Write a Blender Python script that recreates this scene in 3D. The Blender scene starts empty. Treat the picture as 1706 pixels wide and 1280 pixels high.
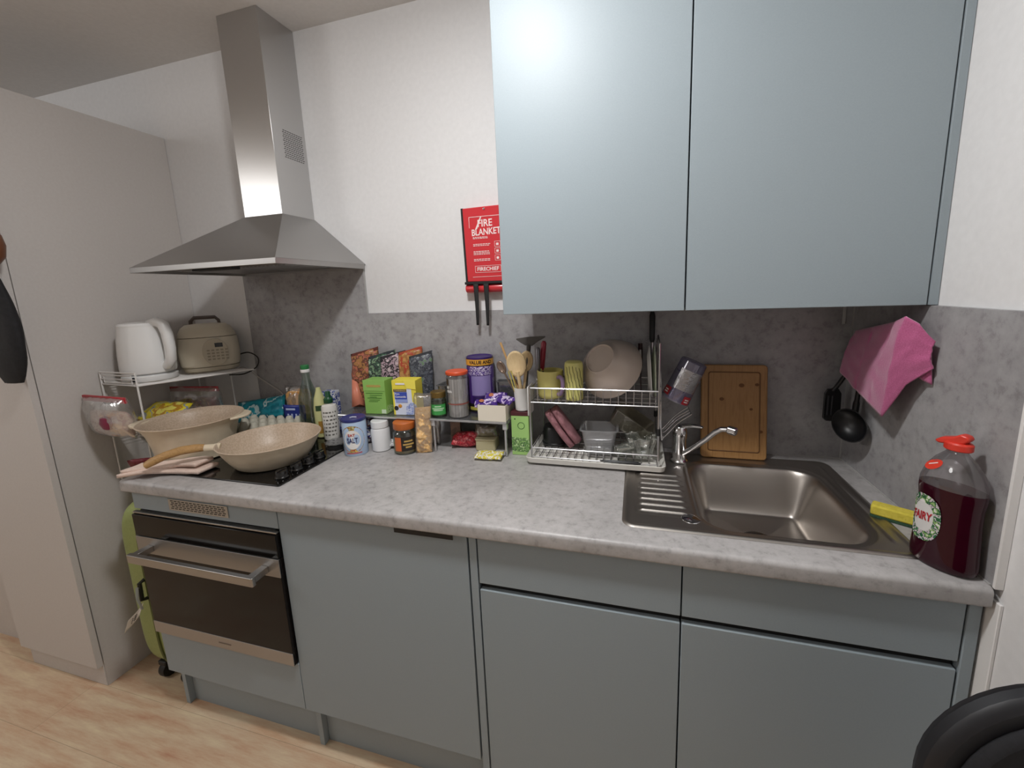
import bpy, bmesh, math, random
from math import pi, sin, cos, radians, sqrt, hypot, exp
from mathutils import Vector, Matrix, Euler, noise

SC = bpy.context.scene
COL = SC.collection
random.seed(7)

# ------------------------------------------------------------------ camera
cd = bpy.data.cameras.new('camera'); cam = bpy.data.objects.new('camera', cd); COL.objects.link(cam)
YAW, PIT, ROL = .2775, -.1686, -.0386
fw = Vector((-sin(YAW) * cos(PIT), cos(YAW) * cos(PIT), sin(PIT)))
rt = Vector((cos(YAW), sin(YAW), 0)); up = rt.cross(fw)
r2 = rt * cos(ROL) + up * sin(ROL); u2 = -rt * sin(ROL) + up * cos(ROL)
m = Matrix((r2, u2, -fw)).transposed().to_4x4(); m.translation = (1.607, -1.4515, 1.4675)
cam.matrix_world = m
cd.sensor_fit = 'HORIZONTAL'; cd.sensor_width = 36; cd.lens = 685.886 / 1706 * 36
cd.shift_x = (853 - 868.184) / 1706; cd.shift_y = (602.351 - 640) / 1706
cd.clip_start = .02
SC.camera = cam

# ------------------------------------------------------------------ world, lamps, exposure
w = bpy.data.worlds.new('world'); SC.world = w; w.use_nodes = True
w.node_tree.nodes['Background'].inputs[0].default_value = (.6, .6, .62, 1)
w.node_tree.nodes['Background'].inputs[1].default_value = .1

def lamp(name, loc, power, size, col=(1, 1, 1)):
    d = bpy.data.lights.new(name, 'AREA'); d.shape = 'DISK'; d.energy = power; d.size = size; d.color = col
    o = bpy.data.objects.new(name, d); COL.objects.link(o); o.location = loc; return o   # ceiling downlight, facing down
lamp('kitchen_lamp', (1.25, -.95, 2.43), 15, .16, (1, 1, 1))
def globe(name, loc, power, r, col=(1, 1, 1)):      # the sideways glow of a domed ceiling lamp
    d = bpy.data.lights.new(name, 'POINT'); d.energy = power; d.shadow_soft_size = r; d.color = col
    o = bpy.data.objects.new(name, d); COL.objects.link(o); o.location = loc; return o
globe('kitchen_lamp_dome', (1.25, -.95, 2.36), 8.5, .07, (1, 1, 1))
globe('room_lamp', (-1.3, -1.9, 2.15), 27, .30, (1, .99, .98))
vs = SC.view_settings
vs.view_transform = 'Standard'; vs.look = 'None'; vs.gamma = 1; vs.use_curve_mapping = False
vs.exposure = 0.0

# ------------------------------------------------------------------ materials
def lin(h):
    h = h.lstrip('#'); o = []
    for i in (0, 2, 4):
        c = int(h[i:i + 2], 16) / 255
        o.append(c / 12.92 if c <= .04045 else ((c + .055) / 1.055) ** 2.4)
    return (*o, 1)
_mc = {}
def newmat(name):
    m = bpy.data.materials.new(name); m.use_nodes = True
    nt = m.node_tree; return m, nt, nt.nodes['Principled BSDF']
def M(col, rough=.5, metal=0., name=None, spec=None, coat=0, sheen=0, emit=None):
    k = (col, rough, metal, spec, coat, sheen)
    if k in _mc: return _mc[k]
    m, nt, b = newmat(name or ('paint_' + col.strip('#')))
    b.inputs['Base Color'].default_value = lin(col); b.inputs['Roughness'].default_value = rough
    b.inputs['Metallic'].default_value = metal
    if spec is not None: b.inputs['Specular IOR Level'].default_value = spec
    if coat: b.inputs['Coat Weight'].default_value = coat; b.inputs['Coat Roughness'].default_value = .1
    if sheen: b.inputs['Sheen Weight'].default_value = sheen
    _mc[k] = m; return m
def coords(nt, scale=(1, 1, 1), kind='Object', rot=(0, 0, 0)):
    tc = nt.nodes.new('ShaderNodeTexCoord'); mp = nt.nodes.new('ShaderNodeMapping')
    mp.inputs['Scale'].default_value = scale; mp.inputs['Rotation'].default_value = rot
    nt.links.new(tc.outputs[kind], mp.inputs['Vector']); return mp.outputs['Vector']
def noise_n(nt, vec, scale, detail=4, rough=.55):
    n = nt.nodes.new('ShaderNodeTexNoise'); n.inputs['Scale'].default_value = scale
    n.inputs['Detail'].default_value = detail; n.inputs['Roughness'].default_value = rough
    nt.links.new(vec, n.inputs['Vector']); return n.outputs['Fac']
def ramp(nt, fac, stops, const=False):
    r = nt.nodes.new('ShaderNodeValToRGB'); e = r.color_ramp.elements
    if const: r.color_ramp.interpolation = 'CONSTANT'
    while len(e) < len(stops): e.new(.5)
    for el, (p, c) in zip(e, stops): el.position = p; el.color = lin(c)
    nt.links.new(fac, r.inputs['Fac']); return r.outputs['Color']
def mixc(nt, a, b, fac, mode='MIX'):
    x = nt.nodes.new('ShaderNodeMix'); x.data_type = 'RGBA'; x.blend_type = mode
    for s, v in ((6, a), (7, b)):
        if isinstance(v, tuple): x.inputs[s].default_value = v
        else: nt.links.new(v, x.inputs[s])
    if isinstance(fac, float): x.inputs[0].default_value = fac
    else: nt.links.new(fac, x.inputs[0])
    return x.outputs[2]
def bump(nt, b, h, st=.2, dist=.002):
    n = nt.nodes.new('ShaderNodeBump'); n.inputs['Strength'].default_value = st; n.inputs['Distance'].default_value = dist
    nt.links.new(h, n.inputs['Height']); nt.links.new(n.outputs['Normal'], b.inputs['Normal'])
def Mnoise(name, stops, scale, rough=.5, metal=0, bst=0, bdist=.001, stretch=(1, 1, 1), detail=4, const=False, coat=0, sheen=0, kind='Object'):
    m, nt, b = newmat(name); v = coords(nt, stretch, kind); f = noise_n(nt, v, scale, detail)
    nt.links.new(ramp(nt, f, stops, const), b.inputs['Base Color'])
    b.inputs['Roughness'].default_value = rough; b.inputs['Metallic'].default_value = metal
    if coat: b.inputs['Coat Weight'].default_value = coat; b.inputs['Coat Roughness'].default_value = .15
    if sheen: b.inputs['Sheen Weight'].default_value = sheen
    if bst: bump(nt, b, f, bst, bdist)
    return m
def Mclear(name, tint='#ffffff', gloss=.10, rough=.06, body=0., bodycol='#ffffff', texture=0):
    """clear plastic or glass: a see-through film with a fresnel shine and an optional milky body"""
    m = bpy.data.materials.new(name); m.use_nodes = True; nt = m.node_tree; nt.nodes.clear()
    out = nt.nodes.new('ShaderNodeOutputMaterial')
    t = nt.nodes.new('ShaderNodeBsdfTransparent'); t.inputs[0].default_value = lin(tint)
    g = nt.nodes.new('ShaderNodeBsdfGlossy'); g.inputs['Roughness'].default_value = rough
    lw = nt.nodes.new('ShaderNodeLayerWeight'); lw.inputs['Blend'].default_value = .35
    mr = nt.nodes.new('ShaderNodeMapRange'); mr.inputs['To Min'].default_value = gloss; mr.inputs['To Max'].default_value = min(1, gloss + .45)
    nt.links.new(lw.outputs['Fresnel'], mr.inputs['Value'])
    mx = nt.nodes.new('ShaderNodeMixShader'); nt.links.new(mr.outputs[0], mx.inputs[0])
    base = t.outputs[0]
    if body:
        d = nt.nodes.new('ShaderNodeBsdfDiffuse'); d.inputs[0].default_value = lin(bodycol)
        m2 = nt.nodes.new('ShaderNodeMixShader'); m2.inputs[0].default_value = body
        nt.links.new(t.outputs[0], m2.inputs[1]); nt.links.new(d.outputs[0], m2.inputs[2]); base = m2.outputs[0]
    nt.links.new(base, mx.inputs[1]); nt.links.new(g.outputs[0], mx.inputs[2]); nt.links.new(mx.outputs[0], out.inputs[0])
    if texture:
        v = coords(nt); f = noise_n(nt, v, texture, 3); bn = nt.nodes.new('ShaderNodeBump'); bn.inputs['Strength'].default_value = .7
        bn.inputs['Distance'].default_value = .004
        nt.links.new(f, bn.inputs['Height']); nt.links.new(bn.outputs[0], g.inputs['Normal']); nt.links.new(bn.outputs[0], lw.inputs['Normal'])
    return m
def Mblotch(name, cols, scale, rough=.35, stretch=(1, 1, 1), seed=0):
    m, nt, b = newmat(name); v = coords(nt, stretch)
    n = nt.nodes.new('ShaderNodeTexNoise'); n.inputs['Scale'].default_value = scale * 1.9; n.inputs['Detail'].default_value = 5
    n.noise_dimensions = '4D'; n.inputs['W'].default_value = seed; nt.links.new(v, n.inputs['Vector'])
    k = len(cols); lo, hi = .33, .67
    stops = [(0 if i == 0 else lo + (hi - lo) * i / k, c) for i, c in enumerate(cols)]
    nt.links.new(ramp(nt, n.outputs['Fac'], stops, True), b.inputs['Base Color']); b.inputs['Roughness'].default_value = rough
    return m
def Msteel(name, col='#b4b4b6', rough=.3, stretch=(300, 300, 4), st=.12, aniso=0.):
    m, nt, b = newmat(name); v = coords(nt, stretch); f = noise_n(nt, v, 1.0, 2)
    b.inputs['Base Color'].default_value = lin(col); b.inputs['Metallic'].default_value = 1
    b.inputs['Roughness'].default_value = rough
    if aniso:
        b.inputs['Anisotropic'].default_value = aniso
        tg = nt.nodes.new('ShaderNodeTangent'); tg.direction_type = 'RADIAL'; tg.axis = 'Z'
        nt.links.new(tg.outputs[0], b.inputs['Tangent'])
    if st: bump(nt, b, f, st, .0006)
    return m
def Mconcrete(name, a, bcol, c, scale=5, rough=.5):
    m, nt, b = newmat(name); v = coords(nt)
    f1 = noise_n(nt, v, scale, 8, .65); c1 = ramp(nt, f1, [(.3, a), (.52, bcol), (.72, c)])
    f2 = noise_n(nt, v, scale * 9, 5, .7); c2 = ramp(nt, f2, [(.34, '#969494'), (.46, '#bababa'), (.62, '#c8c8c8')])
    nt.links.new(mixc(nt, c1, c2, .6, 'OVERLAY'), b.inputs['Base Color'])
    b.inputs['Roughness'].default_value = rough; bump(nt, b, f2, .06, .001); return m
def Mfloor():
    m, nt, b = newmat('oak_laminate'); v = coords(nt)
    bk = nt.nodes.new('ShaderNodeTexBrick'); bk.offset = .37
    for k, val in (('Scale', 1), ('Mortar Size', .0007), ('Brick Width', 1.2), ('Row Height', .19), ('Bias', 0)): bk.inputs[k].default_value = val
    bk.inputs['Color1'].default_value = lin('#dfc8ac'); bk.inputs['Color2'].default_value = lin('#d2b89b'); bk.inputs['Mortar'].default_value = lin('#b09a80')
    nt.links.new(v, bk.inputs['Vector'])
    v2 = coords(nt, (1.3, 9, 1)); g = noise_n(nt, v2, 2.6, 9, .68)
    gc = ramp(nt, g, [(.30, '#867b70'), (.44, '#aea8a2'), (.54, '#bfbdbb'), (.70, '#dcd8d3')])
    nt.links.new(mixc(nt, bk.outputs['Color'], gc, .75, 'OVERLAY'), b.inputs['Base Color'])
    b.inputs['Roughness'].default_value = .5; bump(nt, b, g, .05, .001); return m
def Mwood(name, a, bcol, stretch, scale=3, rough=.5):
    m, nt, b = newmat(name); v = coords(nt, stretch); g = noise_n(nt, v, scale, 6, .6)
    nt.links.new(ramp(nt, g, [(.28, a), (.5, bcol), (.75, a)]), b.inputs['Base Color']); b.inputs['Roughness'].default_value = rough
    bump(nt, b, g, .08, .0008); return m

WALLP = Mnoise('wall_paint', [(.3, '#dddcdc'), (.7, '#e2e1e1')], 60, .85, bst=.015)
CEILP = Mnoise('ceiling_paint', [(.3, '#d6d2ce'), (.7, '#dcd8d4')], 70, .9, bst=.05)
SPLASH = Mconcrete('concrete_laminate_wall', '#8b898a', '#9d9b9c', '#abaaaa', 4, .45)
TOP = Mconcrete('concrete_laminate_worktop', '#9a9796', '#aca9a8', '#b8b5b4', 5, .42)
FLOOR = Mfloor()
SAGE = Mnoise('sage_cabinet_paint', [(.3, '#939ea4'), (.7, '#96a1a7')], 300, .45, bst=.02, bdist=.0005)
SAGE.node_tree.nodes['Principled BSDF'].inputs['Specular IOR Level'].default_value = .32
SAGED = Mnoise('sage_carcass', [(.3, '#7d888d'), (.7, '#818c91')], 300, .5)
TALL = Mnoise('cashmere_laminate', [(.3, '#c6c0bc'), (.7, '#cac5c1')], 120, .5, bst=.02)
STEEL = Msteel('brushed_steel', '#c6c5c4', .30, (350, 350, 3), .10, .75)
STEELH = Msteel('brushed_steel_canopy', '#aeacaa', .36, (4, 350, 350), .06)
SINKM = Msteel('sink_steel', '#aaa49e', .38, (9, 500, 9), .04)
CHROME = M('#d8d8da', .12, 1, 'chrome')
WIRE = M('#c9c9cb', .22, 1, 'chrome_wire')
BLACKG = M('#0c0b0b', .08, 0, 'black_glass', spec=.45)
BLACK = M('#141414', .5, 0, 'black_plastic')
BLACKM = M('#191919', .75, 0, 'matt_black')
WHITEP = M('#e9e9e8', .3, 0, 'white_plastic')
WHITEW = M('#e2dfdc', .4, 0, 'white_enamel_wire')
CREAMP = M('#cdc4b0', .4, 0, 'cream_plastic')
POTC = Mnoise('cream_ceramic_coating', [(.35, '#cfbfa6'), (.65, '#d6c8b0')], 25, .38, bst=.01)
POTIN = Mnoise('speckled_pot_lining', [(.42, '#b5a18c'), (.5, '#bda994'), (.6, '#c3b09b')], 160, .42)
WOODH = Mwood('handle_wood', '#8b673b', '#b08a58', (14, 60, 60), 2)
SPOONW = Mwood('spoon_wood', '#c9ac7e', '#d8bf94', (50, 50, 8), 3)
BOARDW = Mwood('bamboo_board', '#8d6539', '#a67c4b', (30, 30, 3), 3)
CLEAR = Mclear('clear_plastic')
GLASS = Mclear('bottle_glass', '#dfeee6', .12, .04)
FILM = Mclear('clear_film', '#f8f8f8', .10, .18, .10, '#e6e0da', 60)
GREENG = M('#2f7a45', .35)
WHITE = M('#e6e4e2', .5)
DKBLUE = M('#27305f', .4)
RED = M('#c22a26', .4)
PURPLE = M('#40246f', .35)
GAPM = M('#101010', .7, 0, 'shadow_gap_black')

# ------------------------------------------------------------------ mesh builder
class MB:
    def __init__(s): s.v = []; s.f = []
    def add(s, vs, fs):
        o = len(s.v); s.v += [tuple(v) for v in vs]; s.f += [tuple(i + o for i in f) for f in fs]; return s
    def box(s, x0, x1, y0, y1, z0, z1, mt=None):
        vs = [Vector((x, y, z)) for x in (x0, x1) for y in (y0, y1) for z in (z0, z1)]
        if mt: vs = [mt @ v for v in vs]
        return s.add(vs, [(0, 1, 3, 2), (4, 6, 7, 5), (0, 4, 5, 1), (2, 3, 7, 6), (0, 2, 6, 4), (1, 5, 7, 3)])
    def lathe(s, prof, seg=32, c=(0, 0, 0), sx=1., sy=1., mt=None, a0=0., a1=2 * pi, cap=True):
        full = abs(a1 - a0 - 2 * pi) < 1e-6; n = seg if full else seg + 1
        vs = []; fs = []
        for r, z in prof:
            for i in range(n):
                a = a0 + (a1 - a0) * i / seg
                p = Vector((r * cos(a) * sx, r * sin(a) * sy, z))
                if mt: p = mt @ p
                vs.append(p + Vector(c))
        for j in range(len(prof) - 1):
            for i in range(seg):
                k = (i + 1) % n
                fs.append((j * n + i, j * n + k, (j + 1) * n + k, (j + 1) * n + i))
        if full and cap:
            if prof[0][0] > 1e-5: fs.append(tuple(range(n))[::-1])
            if prof[-1][0] > 1e-5: fs.append(tuple((len(prof) - 1) * n + i for i in range(n)))
        return s.add(vs, fs)
    def cyl(s, c, r, z0, z1, seg=24, mt=None, bev=0):
        p = [(r, z0), (r, z1)] if not bev else [(r - bev, z0), (r, z0 + bev), (r, z1 - bev), (r - bev, z1)]
        return s.lathe(p, seg, c, mt=mt)
    def tube(s, pts, r, seg=8, closed=False, sq=None):
        pts = [Vector(p) for p in pts]; n = len(pts); rr = r if isinstance(r, (list, tuple)) else [r] * n
        T = []
        for i in range(n):
            a = pts[(i - 1) % n] if (closed or i) else pts[0]; b = pts[(i + 1) % n] if (closed or i < n - 1) else pts[-1]
            t = (b - a); T.append(t.normalized() if t.length > 1e-9 else Vector((0, 0, 1)))
        u = T[0].orthogonal().normalized(); vs = []; fs = []
        for i in range(n):
            u = (u - T[i] * u.dot(T[i]));
            if u.length < 1e-6: u = T[i].orthogonal()
            u.normalize(); w_ = T[i].cross(u)
            for k in range(seg):
                a = 2 * pi * k / seg
                vs.append(pts[i] + (u * cos(a) + w_ * sin(a) * (sq or 1)) * rr[i])
        for i in range(n if closed else n - 1):
            for k in range(seg):
                j = (i + 1) % n
                fs.append((i * seg + k, i * seg + (k + 1) % seg, j * seg + (k + 1) % seg, j * seg + k))
        if not closed: fs += [tuple(range(seg))[::-1], tuple((n - 1) * seg + k for k in range(seg))]
        return s.add(vs, fs)
    def wire(s, pts, r=.0016, closed=False): return s.tube(pts, r, 6, closed)
    def prism(s, poly, a0, a1, axis='z', mt=None):
        """extrude a 2D outline along an axis; outline axes are the two others in order"""
        n = len(poly)
        def P(p, t):
            v = {'z': (p[0], p[1], t), 'y': (p[0], t, p[1]), 'x': (t, p[0], p[1])}[axis]
            return mt @ Vector(v) if mt else v
        vs = [P(p, a0) for p in poly] + [P(p, a1) for p in poly]
        fs = [tuple(range(n))[::-1], tuple(range(n, 2 * n))] + [(i, (i + 1) % n, n + (i + 1) % n, n + i) for i in range(n)]
        return s.add(vs, fs)
    def grid(s, fn, nu, nv, closeu=False):
        vs = [fn(i / nu, j / nv) for j in range(nv + 1) for i in range(nu + 1)]
        return s.add(vs, [(j * (nu + 1) + i, j * (nu + 1) + i + 1, (j + 1) * (nu + 1) + i + 1, (j + 1) * (nu + 1) + i) for j in range(nv) for i in range(nu)])
    def xf(s, mt): s.v = [tuple(mt @ Vector(v)) for v in s.v]; return s
    def build(s, name, mat, parent=None, bev=0, smooth=35, world=False, label=None, weld=True, solid=0, seg=2, sub=0):
        me = bpy.data.meshes.new(name); bm = bmesh.new()
        vv = [bm.verts.new(v) for v in s.v]
        for f in s.f:
            if len(set(f)) >= 3:
                try: bm.faces.new([vv[i] for i in f])
                except ValueError: pass
        if weld: bmesh.ops.remove_doubles(bm, verts=bm.verts, dist=1e-5)
        bmesh.ops.recalc_face_normals(bm, faces=bm.faces)
        bm.to_mesh(me); bm.free()
        for mt in (mat if isinstance(mat, (list, tuple)) else [mat]): me.materials.append(mt)
        o = bpy.data.objects.new(name, me); COL.objects.link(o)
        if smooth:
            for p in me.polygons: p.use_smooth = True
            if smooth < 180: me.set_sharp_from_angle(angle=radians(smooth))
        if parent is not None:
            o.parent = parent
            if world: o.matrix_parent_inverse = world_of(parent).inverted()
        if solid: md = o.modifiers.new('thickness', 'SOLIDIFY'); md.thickness = solid; md.offset = 0
        if bev:
            md = o.modifiers.new('edge', 'BEVEL'); md.width = bev; md.segments = seg; md.limit_method = 'ANGLE'; md.angle_limit = radians(40)
        if sub: md = o.modifiers.new('soft', 'SUBSURF'); md.levels = sub; md.render_levels = sub
        if label: o['label'] = label
        return o
def world_of(o):
    mt = Matrix.LocRotScale(o.location, o.rotation_euler, o.scale)
    return mt if o.parent is None else world_of(o.parent) @ o.matrix_parent_inverse @ mt
def thing(name, label, cat, loc=(0, 0, 0), rot=(0, 0, 0), group=None):
    o = bpy.data.objects.new(name, None); COL.objects.link(o); o.empty_display_size = .05
    o.location = loc; o.rotation_euler = rot if isinstance(rot, tuple) else (0, 0, rot)
    return tag(o, label, cat, group)
def tag(o, label, cat, group=None, kind=None):
    o['label'] = label; o['category'] = cat
    if group: o['group'] = group
    if kind: o['kind'] = kind
    return o
def struct(o, label=None):
    o['kind'] = 'structure'
    if label: o['label'] = label
    return o
def box(name, mat, b, parent=None, bev=.001, **k): return MB().box(*b).build(name, mat, parent, bev, **k)
def rrect(x0, x1, y0, y1, r, n=6):
    o = []
    for cx, cy, a in ((x1 - r, y1 - r, 0), (x0 + r, y1 - r, 90), (x0 + r, y0 + r, 180), (x1 - r, y0 + r, 270)):
        for i in range(n + 1):
            t = radians(a + 90 * i / n); o.append((cx + r * cos(t), cy + r * sin(t)))
    return o
def rot(ax, a): return Matrix.Rotation(a, 4, ax)
def trl(x, y, z): return Matrix.Translation((x, y, z))
def align(p, d, spin=0):
    """matrix taking local z to direction d at point p"""
    q = Vector((0, 0, 1)).rotation_difference(Vector(d).normalized())
    return Matrix.Translation(p) @ q.to_matrix().to_4x4() @ rot('Z', spin)
def text(s, size, mat, parent, fn, name='lettering', width=None, world=False, label=None, bold=0):
    c = bpy.data.curves.new(name, 'FONT'); c.body = s; c.size = size; c.align_x = 'CENTER'; c.align_y = 'CENTER'; c.extrude = .0001; c.resolution_u = 3
    c.offset = bold
    t = bpy.data.objects.new(name, c); COL.objects.link(t)
    dg = bpy.context.evaluated_depsgraph_get(); me = bpy.data.meshes.new_from_object(t.evaluated_get(dg))
    bpy.data.objects.remove(t); bpy.data.curves.remove(c)
    xs = [v.co.x for v in me.vertices] or [0]; k = 1 if not width else width / max(1e-6, max(xs) - min(xs))
    mid = (max(xs) + min(xs)) / 2
    for v in me.vertices: v.co = fn((v.co.x - mid) * k, v.co.y, v.co.z)
    me.materials.clear(); me.materials.append(mat)
    o = bpy.data.objects.new(name, me); COL.objects.link(o); o.parent = parent
    if world: o.matrix_parent_inverse = world_of(parent).inverted()
    if label: o['label'] = label
    return o
def flat(x, y, z, tilt=0.):   # text on a face looking along -y
    return lambda a, b, c: Vector((x + a * cos(tilt) - b * sin(tilt), y - c - .0004, z + a * sin(tilt) + b * cos(tilt)))
def onplane(mt): return lambda a, b, c: mt @ Vector((a, b, c))
def oncyl(r, ang, z, c=(0, 0)):   # text on an upright cylinder, ang measured from -y
    return lambda a, b, d: Vector((c[0] + (r + .0004 + d) * sin(ang + a / r), c[1] - (r + .0004 + d) * cos(ang + a / r), z + b))
def wrap(mb, r, a0, a1, z0, z1, c=(0, 0), nu=16, thick=.0004, ell=None):
    """label sheet round a cylinder, angles from -y; ell = oval outline"""
    R = r + thick
    if not ell:
        return mb.grid(lambda u, v: (c[0] + R * sin(a0 + (a1 - a0) * u), c[1] - R * cos(a0 + (a1 - a0) * u), z0 + (z1 - z0) * v), nu, 2)
    am, zm = (a0 + a1) / 2, (z0 + z1) / 2
    vs = [(c[0] + R * sin(am), c[1] - R * cos(am), zm)]
    for i in range(24):
        t = 2 * pi * i / 24; a = am + (a1 - a0) / 2 * cos(t); vs.append((c[0] + R * sin(a), c[1] - R * cos(a), zm + (z1 - z0) / 2 * sin(t)))
    return mb.add(vs, [(0, 1 + i, 1 + (i + 1) % 24) for i in range(24)])
def spl(pts, k=6):
    """smooth curve through the points"""
    P_ = [Vector(p) for p in pts]; o = []
    for i in range(len(P_) - 1):
        a, b, c, d = P_[max(i - 1, 0)], P_[i], P_[i + 1], P_[min(i + 2, len(P_) - 1)]
        for j in range(k):
            t = j / k; o.append(.5 * (2 * b + (c - a) * t + (2 * a - 5 * b + 4 * c - d) * t * t + (3 * b - a - 3 * c + d) * t ** 3))
    return o + [P_[-1]]
def pillow(wd, ht, th, seed=0, nu=22, nv=16, crump=.004, pw=.5, crimp=.0, slump=0.):
    """a filled bag lying in x-z, belly along y; returns MB, base at z=0"""
    mb = MB()
    for sgn in (-1, 1):
        def fn(u, v, sgn=sgn):
            x = (u - .5) * wd; z = v * ht
            e = (max(0, 1 - abs(2 * u - 1) ** 2.2) ** pw) * (max(0, 1 - abs(2 * v - 1) ** 2.4) ** pw)
            n = noise.noise(Vector((x * 38 + seed * 7, z * 38, sgn * 3 + seed))) + .6 * noise.noise(Vector((x * 90 + seed, z * 90, sgn * 5)))
            y = sgn * e * th / 2 * (1 + slump * (1 - 2 * v)) + n * crump * min(1, e * 2.2 + .15) * 1.0
            edge = 1 if (u in (0, 1) or v in (0, 1)) else 0
            if edge: y = noise.noise(Vector((x * 30 + seed, z * 30, 1.7 + seed))) * crump
            return (x + (noise.noise(Vector((z * 25, seed, 2))) * crump * .8 if u in (0, 1) else 0), y, z + (noise.noise(Vector((x * 25, seed, 9))) * crump * .8 if v in (0, 1) else 0))
        mb.grid(fn, nu, nv)
    return mb
def sheet(fn, name, mat, parent, nu=24, nv=24, th=.002, **k):
    return MB().grid(fn, nu, nv).build(name, mat, parent, solid=th, smooth=180, **k)
def boolcut(o, cutters):
    """cut solid boxes (MB) out of object o and bake the result into its mesh"""
    tmp = []
    for mb in cutters:
        c = mb.build('cut', BLACK); tmp.append(c); md = o.modifiers.new('cut', 'BOOLEAN'); md.object = c; md.solver = 'EXACT'
    dg = bpy.context.evaluated_depsgraph_get(); dg.update()
    me = bpy.data.meshes.new_from_object(o.evaluated_get(dg))
    o.modifiers.clear(); o.data = me
    for c in tmp: bpy.data.objects.remove(c)
    for p in me.polygons: p.use_smooth = True
    me.set_sharp_from_angle(angle=radians(35)); return o

W = 2.238; H = 2.4616; ZT = .9116
# ================================================================== room shell
struct(box('floor', FLOOR, (-3.2, W + .1, -3.7, .1, -.08, 0), bev=0))
struct(box('ceiling', CEILP, (-3.2, W + .1, -3.7, .1, H, H + .08), bev=0))
struct(box('wall_back', WALLP, (-3.2, W + .1, 0, .1, 0, H), bev=0))
struct(box('wall_right', WALLP, (W, W + .1, -3.7, 0, 0, H), bev=0))
struct(box('wall_left', WALLP, (-3.2, -3.1, -3.7, 0, 0, H), bev=0))
struct(box('wall_front', WALLP, (-3.1, W, -3.7, -3.6, 0, H), bev=0))
struct(box('wall_recess', TALL, (-3.1, -.842, -.505, -.001, 0, 2.08), bev=0))
o = struct(box('lit_wall_strip', WHITE, (W - .006, W - .0005, -.606, -.562, 0, .885), bev=.001)); o['label'] = 'white strip standing in for brightly lit wall beside the last base cabinet'  # added board, its white colour gives the lit band of wall
struct(box('trim_2', WHITE, (W - .013, W - .0005, -.6, -.594, ZT, 1.4031), bev=.0005))
# concrete-look splashback panels
struct(box('splashback_low', SPLASH, (.5605, W - .0125, -.009, -.0005, ZT, 1.4031), bev=.0006))
struct(box('splashback_hob', SPLASH, (-.0537, .5590, -.009, -.0005, ZT, 1.60), bev=.0006))
struct(box('splashback_right', SPLASH, (W - .012, W - .0005, -.594, -.0005, ZT, 1.4031), bev=.0006))
struct(MB().box(W - .016, W - .012, -.0125, -.009, ZT, 1.4031).box(.5590, .5605, -.0098, -.0008, ZT, 1.6).box(.56, W - .014, -.0105, -.009, ZT, ZT + .003).box(W - .0145, W - .012, -.59, -.012, ZT, ZT + .003).build('trim_3', M('#a9a7a5', .5, 0, 'sealant')))

# ================================================================== tall unit on the left
DY = -.58
t = thing('tall_cabinet', 'floor-to-head-height cashmere grey tall cabinet left of the hob', 'cabinet', (-.6, -.3, 0))
def P(name, mat, b, parent, bev=.001, **k): return MB().box(*b).build(name, mat, parent, bev, world=True, **k)
P('body', TALL, (-.84, -.383, -.566, -.001, 0, 2.1818), t)
P('door', TALL, (-.838, -.374, -.592, -.572, .098, 2.18), t, .0015)
P('plinth', TALL, (-.836, -.386, -.570, -.566, .0, .092), t)
# dark bag hanging on the tall cabinet door, at the edge of the photo
t = thing('hanging_bag', 'dark hanging bag with rounded brown top on the tall cabinet door', 'bag', (-.36, -.62, 1.25))
mb = MB(); prof = [(.0, 0, .02), (.06, .02, .055), (.25, .028, .075), (.42, .02, .066), (.50, .008, .035)]
def bagf(u, v):
    a = 2 * pi * u; z = v * .36; q = sin(pi * min(1, max(0, (v * .92 + .05)))) ** .45
    n = .003 * noise.noise(Vector((cos(a) * 3, sin(a) * 3, z * 14)))
    return (-.362 + (.085 * q + n) * cos(a) * (1.1 - .25 * v), -.625 + (.030 * q + n) * sin(a), 1.235 + z)
mb.grid(bagf, 28, 18); mb.build('body', Mnoise('black_fabric', [(.3, '#121214'), (.7, '#1d1d20')], 90, .8, bst=.2), t, smooth=180, world=True)
mb = MB(); mb.lathe([(0.001, -.062), (.03, -.056), (.052, -.035), (.06, 0), (.054, .03), (.034, .052), (.001, .062)], 24, sx=1, sy=.62, mt=trl(-.318, -.634, 1.668))
mb.build('top', M('#6b4128', .42, 0, 'brown_leather'), t, world=True, label='rounded brown top')
MB().tube([(-.385, -.602, 1.95), (-.37, -.61, 1.85), (-.335, -.625, 1.725)], .006).tube([(-.335, -.622, 1.612), (-.35, -.622, 1.58)], .012).build('strap', BLACKM, t, world=True)

# ================================================================== base units
ZB, ZU = .1782, .8715
def carcass(t, x0, x1, legs=()):
    z0, z1 = ZB + .003, ZU - .001
    mb = MB().box(x0, x0 + .018, -.561, -.03, z0, z1).box(x1 - .018, x1, -.561, -.03, z0, z1).box(x0 + .018, x1 - .018, -.561, -.03, z0, z0 + .018).box(x0 + .018, x1 - .018, -.04, -.03, z0 + .018, z1).box(x0 + .018, x1 - .018, -.561, -.545, z1 - .022, z1)
    mb.build('carcass', SAGED, t, .0005, world=True)
def gable(t, x0, x1, nm='gable_foot'):
    MB().box(x0, x1, -.545, -.05, 0, ZB + .004).build(nm, SAGE, t, .0008, world=True)
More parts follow.
